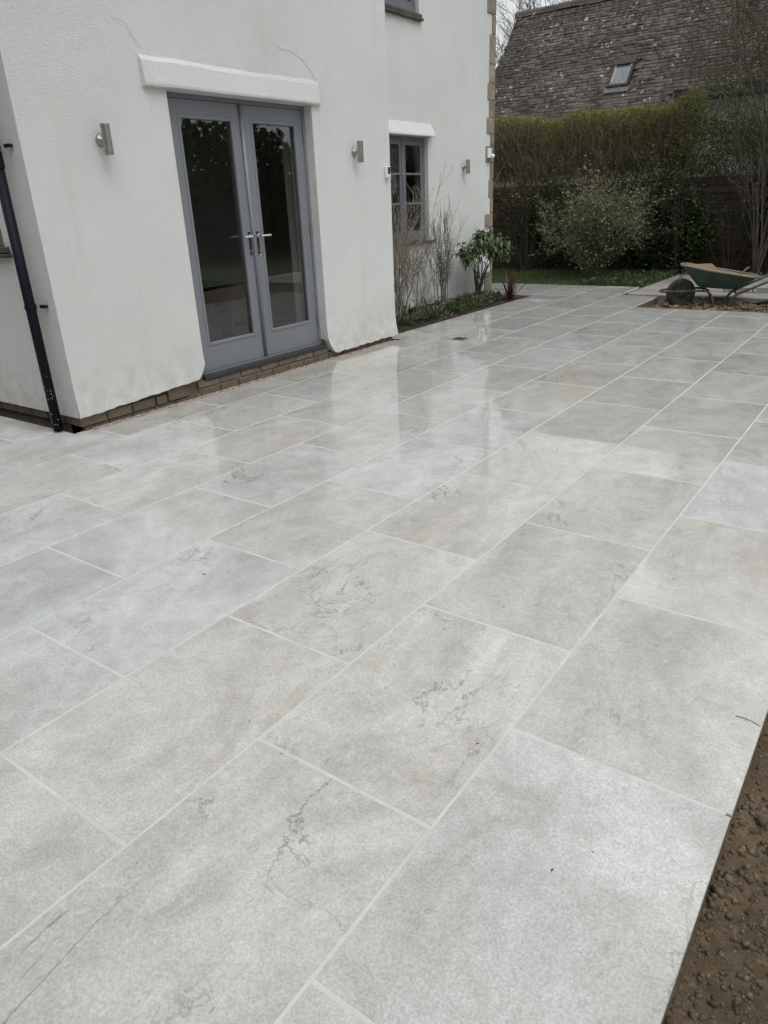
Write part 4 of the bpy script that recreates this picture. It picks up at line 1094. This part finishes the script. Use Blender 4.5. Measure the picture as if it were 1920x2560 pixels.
# grass
n = 15000; x = -9.5+nr.random(n)*6.4; y = 11.3+nr.random(n)*3.0
c = np.stack([x, y, np.full(n, -.03)], 1); a = nr.random(n)*6.28; h = .03+.05*nr.random(n); w = .004
v = np.stack([c+np.stack([np.cos(a)*w, np.sin(a)*w, a*0], 1), c-np.stack([np.cos(a)*w, np.sin(a)*w, a*0], 1), c+np.stack([nr.normal(size=n)*.015, nr.normal(size=n)*.015, h], 1)], 1).reshape(-1,3)
tag(np_mesh('grass', v, np.arange(3*n).reshape(-1,3), GRASSM), kind='stuff', label='short green grass between the patio and the fence')
n = 2600; x = -4.2+nr.random(n)*1.15; y = 11.5+nr.random(n)*2.2
v, f = leaf_quads(np.stack([x, y, -.03+.07*nr.random(n)], 1), .05, .035, .3); tag(np_mesh('ground_cover', v, f, L_LOW), kind='stuff', label='low leafy weeds along the edge of the concrete base')

# garden on the open side: hedge and trees seen mirrored in the door glass
OP = empty('boundary_hedge', (11.5, 4, -.3), 'tall dark hedge across the garden, mirrored in the door glass', 'hedge')
n = 26000; x = 11.2+nr.random(n)*1.4; y = -12+nr.random(n)*34; tp = 2.7+1.5*vnoise(np.stack([y*.35, y*0+4, y*0], -1)); z = -.2+(tp+.2)*nr.random(n)**.8
v, f = leaf_quads(np.stack([x,y,z],1), .28, .2); tag(np_mesh('leaves', v, f, L_OPP, OP, world_loc(OP)), kind='stuff')
MB().box(11.7, 12.2, -12, 22, -.3, 2.6).build('stems', BARKD, OP)
for k, (y, h, lab) in enumerate(((-4.5, 5.4, 'garden tree across the lawn, nearest the camera side'), (3.2, 6.0, 'tall garden tree across the lawn opposite the doors'), (11.0, 5.6, 'garden tree across the lawn beyond the doors'))):
    tree('garden_tree', (10.2, y, -.2), lab, [((0,.1,1), h*.7, .12), ((.2,-.3,1), h*.6, .08), ((-.2,.3,1), h*.6, .08)], 3, L_OPP, 2200, .20, BARKD, 5, .7, .55, .02, .25, .15, .01, 'trees across the garden')
OQ = empty('sky_blocker_hedge', (-3, -7, -.3), 'unseen tall hedge added behind the camera to shade the side wall', 'hedge')  # out of view, added to cut the sky light reaching the side wall
n = 22000; x = -14+nr.random(n)*24; y = np.where(x < -2.2, -4.0, -7.6)+nr.random(n)*1.2; tp = 4.6+1.0*vnoise(np.stack([x*.35, x*0+9, x*0], -1)); z = -.2+(tp+.2)*nr.random(n)**.85
v, f = leaf_quads(np.stack([x,y,z],1), .30, .22); tag(np_mesh('leaves', v, f, L_OPP, OQ, world_loc(OQ)), kind='stuff')
MB().box(-2.2, 10, -7.3, -6.9, -.3, 4.4).box(-14, -2.2, -3.7, -3.3, -.3, 4.8).build('stems', BARKD, OQ)  # solid cores that block the sky for the side wall
tb = empty('garden_table', (7.2, 5.6, -.05), 'pale garden table on the lawn, mirrored in the door glass', 'table')
MB().box(6.7, 7.7, 4.7, 6.5, .66, .71, .01).build('table_top', WHITEP, tb)
for sx in (6.8, 7.55):
    for sy in (4.8, 6.35): MB().box(sx, sx+.06, sy, sy+.06, -.05, .66).build('leg', WHITEP, tb)

# ================================================================== PLANTS IN THE BED
def bareshrub(name, base, label, nst, fan, height, depth, mat, r0, nch, sp, seg=7, up=.22, curl=.16):
    t = empty(name, base, label, 'shrub'); br = []
    for k in range(nst):
        dy = rng.uniform(*fan[0]); dx = rng.uniform(*fan[1])
        grow((base[0]+rng.uniform(-.06,.06), base[1]+rng.uniform(-.12,.12), base[2]-.02), (dx, dy, 1), height*rng.uniform(.55,1.0), r0*rng.uniform(.6,1.2), depth, br, rng, sp, nch, curl, up, .3, seg, .46)
    for pts, rad in br:
        for p in pts: p.x = max(p.x, WX+.012)
    tubes(br, 4, .0021).build('stems', mat, t); return t, br
bareshrub('bare_shrub', (-4.86, 6.95, -.03), 'large leafless tan shrub spreading in front of the lower window', 27, ((-.5,.16),(-.10,.22)), 1.3, 2, TWIGB, .009, 5, .50, 9, .16, .27)
bareshrub('bare_shrub', (-4.80, 7.40, -.03), 'low tangle of leafless brown twigs beneath the window sill', 10, ((-.6,.4),(-.1,.3)), .9, 2, TWIGB, .007, 4, .6)
bareshrub('broom_shrub', (-4.80, 7.98, -.03), 'upright grey green twiggy shrub between the window and the corner plant', 20, ((-.40,.32),(-.12,.16)), 1.05, 2, TWIGG, .0065, 4, .34, 7, .3, .10)
# evergreen with drooping leaves
t = empty('drooping_evergreen', (-4.86, 9.08, -.03), 'evergreen shrub with drooping glossy leaves beside the corner stones', 'shrub'); br = []
for (dx, dy, L) in ((.12,.12,.62),(.2,-.15,.62),(.05,.3,.60),(.25,.1,.66),(.1,-.35,.60),(.3,.3,.60),(.18,.0,.7)):
    grow((-4.86, 9.08, -.05), (dx, dy, 1), L*rng.uniform(.9,1.1), .016, 1, br, rng, .6, 3, .25, .1, .5, 7, .4)
for pts, rad in br:
    for p in pts: p.x = max(p.x, WX+.02)
tubes(br, 5, .003).build('stems', BARK, t)
heads = [(-4.80, 8.98, .80), (-4.72, 9.22, .74), (-4.66, 9.50, .72), (-4.78, 9.10, .92), (-4.75, 8.78, .68), (-4.70, 8.58, .60), (-4.62, 9.36, .80), (-4.60, 9.05, .72), (-4.66, 9.60, .62), (-4.85, 9.25, .86), (-4.62, 8.80, .76), (-4.85, 8.66, .72), (-4.58, 9.22, .66)]
pv, pd = [], []
for h in heads:
    m_ = 40; a = nr.random(m_)*6.28; e_ = nr.random(m_)*.9-.1
    pv.append(np.array(h)+nr.normal(size=(m_,3))*.05); pd.append(np.stack([np.cos(a), np.sin(a), e_], 1))
pv, pd = np.concatenate(pv), np.concatenate(pd)
keep = pv[:,0]+pd[:,0]*.12 > WX+.02; pv, pd = pv[keep], pd[keep]
# long curved leaves of three segments
d = pd/np.linalg.norm(pd, axis=1, keepdims=True); n = len(pv); L = .10+.07*nr.random((n,1)); sd = np.cross(d, [0,0,1.]); sd /= np.linalg.norm(sd, axis=1, keepdims=True)+1e-6; wd = .015+.010*nr.random((n,1))
P = [pv, pv+d*L*.4+np.array([0,0,.02]), pv+d*L*.75+np.array([0,0,-.015]), pv+d*L+np.array([0,0,-1.])*(.05+.05*nr.random((n,1)))]
Wf = [.35, 1, .85, .05]; vs = []
for q, wq in zip(P, Wf): vs += [q+sd*wd*wq, q-sd*wd*wq]
v = np.stack(vs, 1).reshape(-1,3); f = (np.array([[0,1,3,2],[2,3,5,4],[4,5,7,6]])[None]+8*np.arange(n)[:,None,None]).reshape(-1,4)
tag(np_mesh('leaves', v, f, L_EVER, t, world_loc(t), smooth=True), kind='stuff')
# blades: phormium, grasses
def blades(t, name, base, n, L, w, mat, spread, droop, seg=5):
    vs, fs = [], []
    for k in range(n):
        a = rng.random()*6.283; q = rng.random()*spread; l = L*rng.uniform(.6,1.1); ww = w*rng.uniform(.7,1.2); dv = Vector((math.cos(a)*q, math.sin(a)*q, 1)).normalized()
        p = Vector(base)+Vector((math.cos(a), math.sin(a), 0))*rng.uniform(0,.03); side = dv.cross(Vector((0,0,1))).normalized() if q > .02 else Vector((1,0,0))
        b0 = len(vs); dr_ = droop*rng.uniform(.3,1.4)
        for i in range(seg+1):
            tt = i/seg; wi = ww*(1-.92*tt**2)*.5
            vs.append(tuple(p+side*wi)); vs.append(tuple(p-side*wi))
            dv = (dv+Vector((math.cos(a)*.4, math.sin(a)*.4, -1))*dr_*tt).normalized(); p = p+dv*l/seg
        fs += [(b0+2*i, b0+2*i+1, b0+2*i+3, b0+2*i+2) for i in range(seg)]
    m_ = MB(); m_.v, m_.f = vs, fs
    return m_.build(name, mat, t)
ph = empty('phormium', (-4.47, 9.42, -.03), 'spiky bronze red phormium at the end of the flower bed', 'plant')
blades(ph, 'blades', (-4.47, 9.42, -.03), 34, .50, .028, L_PHOR, 1.3, .10)
blades(ph, 'fallen_blades', (-4.45, 9.36, -.02), 14, .36, .03, L_PHOR, 3.2, .5)
# silver and green low clumps
lowlab = ['silver leaved rosette plant at the near end of the bed by the wall corner', 'silver leaved clump beneath the bare tan shrub', 'silver leaved clump in the middle of the flower bed', 'silver leaved clump below the grey green twiggy shrub', 'silver leaved clump beside the drooping evergreen', 'small silver clump in front of the corner stones']
for k, (x, y) in enumerate(((-4.62, 6.05), (-4.66, 6.72), (-4.56, 7.34), (-4.72, 7.95), (-4.60, 8.55), (-4.66, 9.05))):
    lc = empty('silver_plant', (x, y, -.03), lowlab[k], 'plant', 'silver leaved plants in the flower bed')
    m_ = (230, 120, 190, 90, 170, 70)[k]; a = nr.random(m_)*6.28; q = nr.random(m_)**.7
    p = np.stack([x+np.cos(a)*q*.20, y+np.sin(a)*q*.34, -.03+(.22, .13, .26, .12, .17, .10)[k]*nr.random(m_)**1.5], 1)
    v, f = leaf_quads(p, .10, .017, droop=.25, dirs=np.stack([np.cos(a)*.7, np.sin(a)*.7, .5+.5*nr.random(m_)], 1)); tag(np_mesh('leaves', v, f, L_SILV, lc, world_loc(lc)), kind='stuff')
n = 3400; y = 5.75+nr.random(n)*3.6; x = -5.03+nr.random(n)*(.30+.34*vnoise(np.stack([y*1.9, y*0+2, y*0], -1)))
z = bed_z(x, y)+.02+.11*nr.random(n)*vnoise(np.stack([x*3, y*3, x*0], -1))*1.6
v, f = leaf_quads(np.stack([x,y,z],1), .07, .022, 1.0); tag(np_mesh('bed_foliage', v, f, L_LOW), kind='stuff', label='low green foliage filling the flower bed')
lv = empty('grass_clump', (-4.66, 8.22, -.03), 'tuft of upright green grassy leaves in the flower bed', 'plant'); blades(lv, 'blades', (-4.66, 8.22, -.03), 46, .24, .012, L_LOW, .8, .12)
lv = empty('grass_clump', (-4.70, 6.4, -.03), 'dark grassy tuft near the house corner in the bed', 'plant'); blades(lv, 'blades', (-4.70, 6.4, -.03), 46, .26, .010, L_LOW, .8, .12)

# ================================================================== WHEELBARROW
eu = Vector((.955, .297, 0)).normalized(); ev = Vector((-eu.y, eu.x, 0)); wb0 = Vector((-2.10, 10.16, -.135))
WBR = empty('wheelbarrow', wb0, 'muddy green builder\'s wheelbarrow full of sand standing in the dug out strip', 'wheelbarrow')
def Q(u, v, w): return wb0+eu*u+ev*v+Vector((0,0,w))
ty = MB()
for i in range(28):
    for j in range(10):
        def T(i, j):
            a = 2*math.pi*i/28; b = 2*math.pi*j/10; rr = .152+.046*math.cos(b); return Q(rr*math.cos(a), .042*math.sin(b), .198+rr*math.sin(a))
        ty.quad(T(i,j), T(i+1,j), T(i+1,j+1), T(i,j+1))
wheel = MB(); wheel.lathe(Q(0,-.028,.198), ev, [(0,.02),(.0,.06),(.012,.085),(.002,.122),(.054,.122),(.044,.085),(.056,.06),(.056,.02)], 24)
WH = wheel.build('wheel', TYRE, WBR); ty.build('tyre', TYRE, WH, True)
MB().lathe(Q(0,-.16,.198), ev, [(0,.010),(.32,.010)], 10).build('axle', BTUBE, WH)
rim = [(-.03,-.13,.585),(.06,-.26,.578),(.30,-.32,.528),(.60,-.335,.475),(.88,-.30,.425),(.975,-.17,.420),(.975,.17,.420),(.88,.30,.425),(.60,.335,.475),(.30,.32,.528),(.06,.26,.578),(-.03,.13,.585)]
bot = [(.21,-.08,.300),(.24,-.16,.292),(.38,-.185,.280),(.52,-.19,.27),(.68,-.175,.262),(.73,-.09,.258),(.73,.09,.258),(.68,.175,.262),(.52,.19,.27),(.38,.185,.280),(.24,.16,.292),(.21,.08,.300)]
tray = MB(); N_ = 12
for i in range(N_):
    j = (i+1) % N_; tray.quad(Q(*bot[i]), Q(*bot[j]), Q(*rim[j]), Q(*rim[i]))
    o1 = lambda p: Q(.46+(p[0]-.46)*1.03, p[1]*1.045, p[2]+.004)
    tray.quad(Q(*rim[i]), Q(*rim[j]), o1(rim[j]), o1(rim[i]))
n_ = len(tray.v); tray.v += [tuple(Q(*p)) for p in bot]; tray.f.append(tuple(range(n_+N_-1, n_-1, -1)))
TR = tray.build('tray', BGREEN, WBR)
rl = MB(); rl.tube([Q(*p) for p in rim]+[Q(*rim[0])], .0125, 8, False); rl.build('rim', BDIRT, TR, True)
for sgn, nm in ((-1, 'near'), (1, 'far')):
    f1 = MB(); f1.tube([Q(-.27, sgn*.10, .225), Q(-.22, sgn*.15, .228), Q(0, sgn*.165, .232), Q(.22, sgn*.175, .243), Q(.33, sgn*.19, .236), Q(.385, sgn*.20, .20), Q(.415, sgn*.21, .12), Q(.455, sgn*.215, .0), Q(.458, sgn*.215, -.02)], .0155, 10)
    f1.build('leg', BTUBE, WBR, True)
    f2 = MB(); f2.tube([Q(.62, sgn*.23, -.02), Q(.635, sgn*.23, .04), Q(.66, sgn*.23, .13), Q(.70, sgn*.23, .185), Q(.80, sgn*.235, .235), Q(1.0, sgn*.25, .330), Q(1.22, sgn*.27, .432), Q(1.36, sgn*.275, .470), Q(1.55, sgn*.275, .475)], .0165, 10)
    f2.build('handle', BTUBE, WBR, True)
    MB().tube([Q(.04, sgn*.20, .545), Q(-.02, sgn*.175, .42), Q(-.06, sgn*.165, .232)], .006, 6).build('stay', BTUBE, WBR)
    MB().tube([Q(.455, sgn*.215, -.005), Q(.62, sgn*.228, -.005)], .012, 8).build('foot_bar', BTUBE, WBR)
MB().tube([Q(-.27, -.10, .225), Q(-.285, -.05, .222), Q(-.285, .05, .222), Q(-.27, .10, .225)], .0155, 10).build('front_bar', BTUBE, WBR)
MB().tube([Q(.30, -.185, .238), Q(.30, .185, .238)], .012, 8).build('cross_bar', BTUBE, WBR)
MB().tube([Q(.72, -.225, .20), Q(.72, .225, .20)], .012, 8).build('cross_bar', BTUBE, WBR)
# sand heaped in the tray: its own thing
sm = MB(); ring = []
for fr_ in (.97, .8, .6, .4, .2):
    ring.append([Q(.46+(p[0]-.46)*fr_, p[1]*fr_, p[2]-.016+(1-fr_)*.008+float(vnoise(np.array([p[0]*9*fr_, p[1]*9*fr_, 5.])))*.03*(1-abs(fr_-.5))) for p in rim])
for a, b in zip(ring[:-1], ring[1:]):
    for i in range(N_):
        j = (i+1) % N_; sm.quad(a[i], a[j], b[j], b[i])
n_ = len(sm.v); sm.v += [tuple(p) for p in ring[-1]]; sm.f.append(tuple(range(n_, n_+N_)))
tag(sm.build('sand', MORTAR, smooth=True), 'damp brown building sand heaped in the wheelbarrow tray', 'sand')
tl = empty('hand_tool', Q(.74, -.14, .44), 'short worn tool handle sticking out of the sand in the wheelbarrow', 'tool')
MB().tube([Q(.72, -.14, .43), Q(.80, -.15, .525), Q(.835, -.152, .553)], [.012,.014,.015], 8).build('handle', BDIRT, tl)
# spirit level on the concrete base
lvp = empty('spirit_level', (-1.0, 11.14, -.03), 'long aluminium spirit level lying on the concrete base behind the wheelbarrow', 'level')
sx0, sx1 = -1.72, .10; wx0, wx1 = -1.36, -1.26
MB().box(sx0, wx0, 11.12, 11.145, -.03, .045).box(wx1, sx1, 11.12, 11.145, -.03, .045).box(wx0, wx1, 11.12, 11.145, -.03, -.012).box(wx0, wx1, 11.12, 11.145, .027, .045).build('beam', ALU, lvp)
MB().lathe((-1.31, 11.132, .0075), (0,0,1), [(-.02,.009),(.019,.009)], 10).build('vial', BLACKP, lvp)
MB().box(sx0-.004, sx0-.0005, 11.118, 11.147, -.03, .047).build('end_cap', BLACKP, lvp)
nb = empty('membrane_roll', (-1.05, 10.35, -.14), 'folded dark navy plastic sheet in the dug out strip at the right edge', 'sheet')
MB().prism([(-1.22, -.10), (-.3, -.16), (-.3, -.03), (-.75, -.02), (-1.02, -.055)], 1, 10.45, 10.60).build('sheet', NAVY, nb)

# ================================================================== SMALL LITTER ON THE PAVING
lit = MB()
for (x, y, s, a) in ((-1.55, .62, .011, .3), (-.05, .33, .006, 1.), (-.33, 1.05, .007, 2.), (.36, .15, .004, .2), (-.52, 1.9, .008, .8), (.30, .05, .007, 1.4), (-.15, 2.1, .006, .4), (-1.1, 1.4, .005, 0), (-.9, 2.9, .007, 1), (.15, 1.6, .006, .5), (-.6, .7, .004, .5), (.2, .8, .004, 1.2), (-1.9, 2.4, .006, .2), (-2.3, 3.2, .008, .9)):
    c0, s0_ = math.cos(a)*s, math.sin(a)*s
    lit.v += [(x-c0, y-s0_, .0012), (x+s0_*.3, y-c0*.3, .0022), (x+c0, y+s0_, .0012), (x-s0_*.3, y+c0*.3, .0032)]; n_ = len(lit.v); lit.f.append((n_-4, n_-3, n_-2, n_-1))
for k in range(70):
    x, y = rng.uniform(-3.5, .5), rng.uniform(-.4, 6); s = rng.uniform(.0015, .004); a = rng.random()*3
    c0, s0_ = math.cos(a)*s, math.sin(a)*s
    lit.v += [(x-c0, y-s0_, .001), (x+s0_*.5, y-c0*.5, .002), (x+c0, y+s0_, .001), (x-s0_*.5, y+c0*.5, .002)]; n_ = len(lit.v); lit.f.append((n_-4, n_-3, n_-2, n_-1))
tag(lit.build('leaf_litter', WETLEAF), kind='stuff', label='tiny dark specks of leaf litter on the paving')
TWIGPTS = [(.535, .848, .002), (.555, .850, .003), (.58, .846, .003), (.603, .838, .002)]
tw = MB().tube(TWIGPTS, .0009, 5).build('twig', BARK)
tag(tw, 'thin curved twig lying on the paving near the soil edge', 'twig')
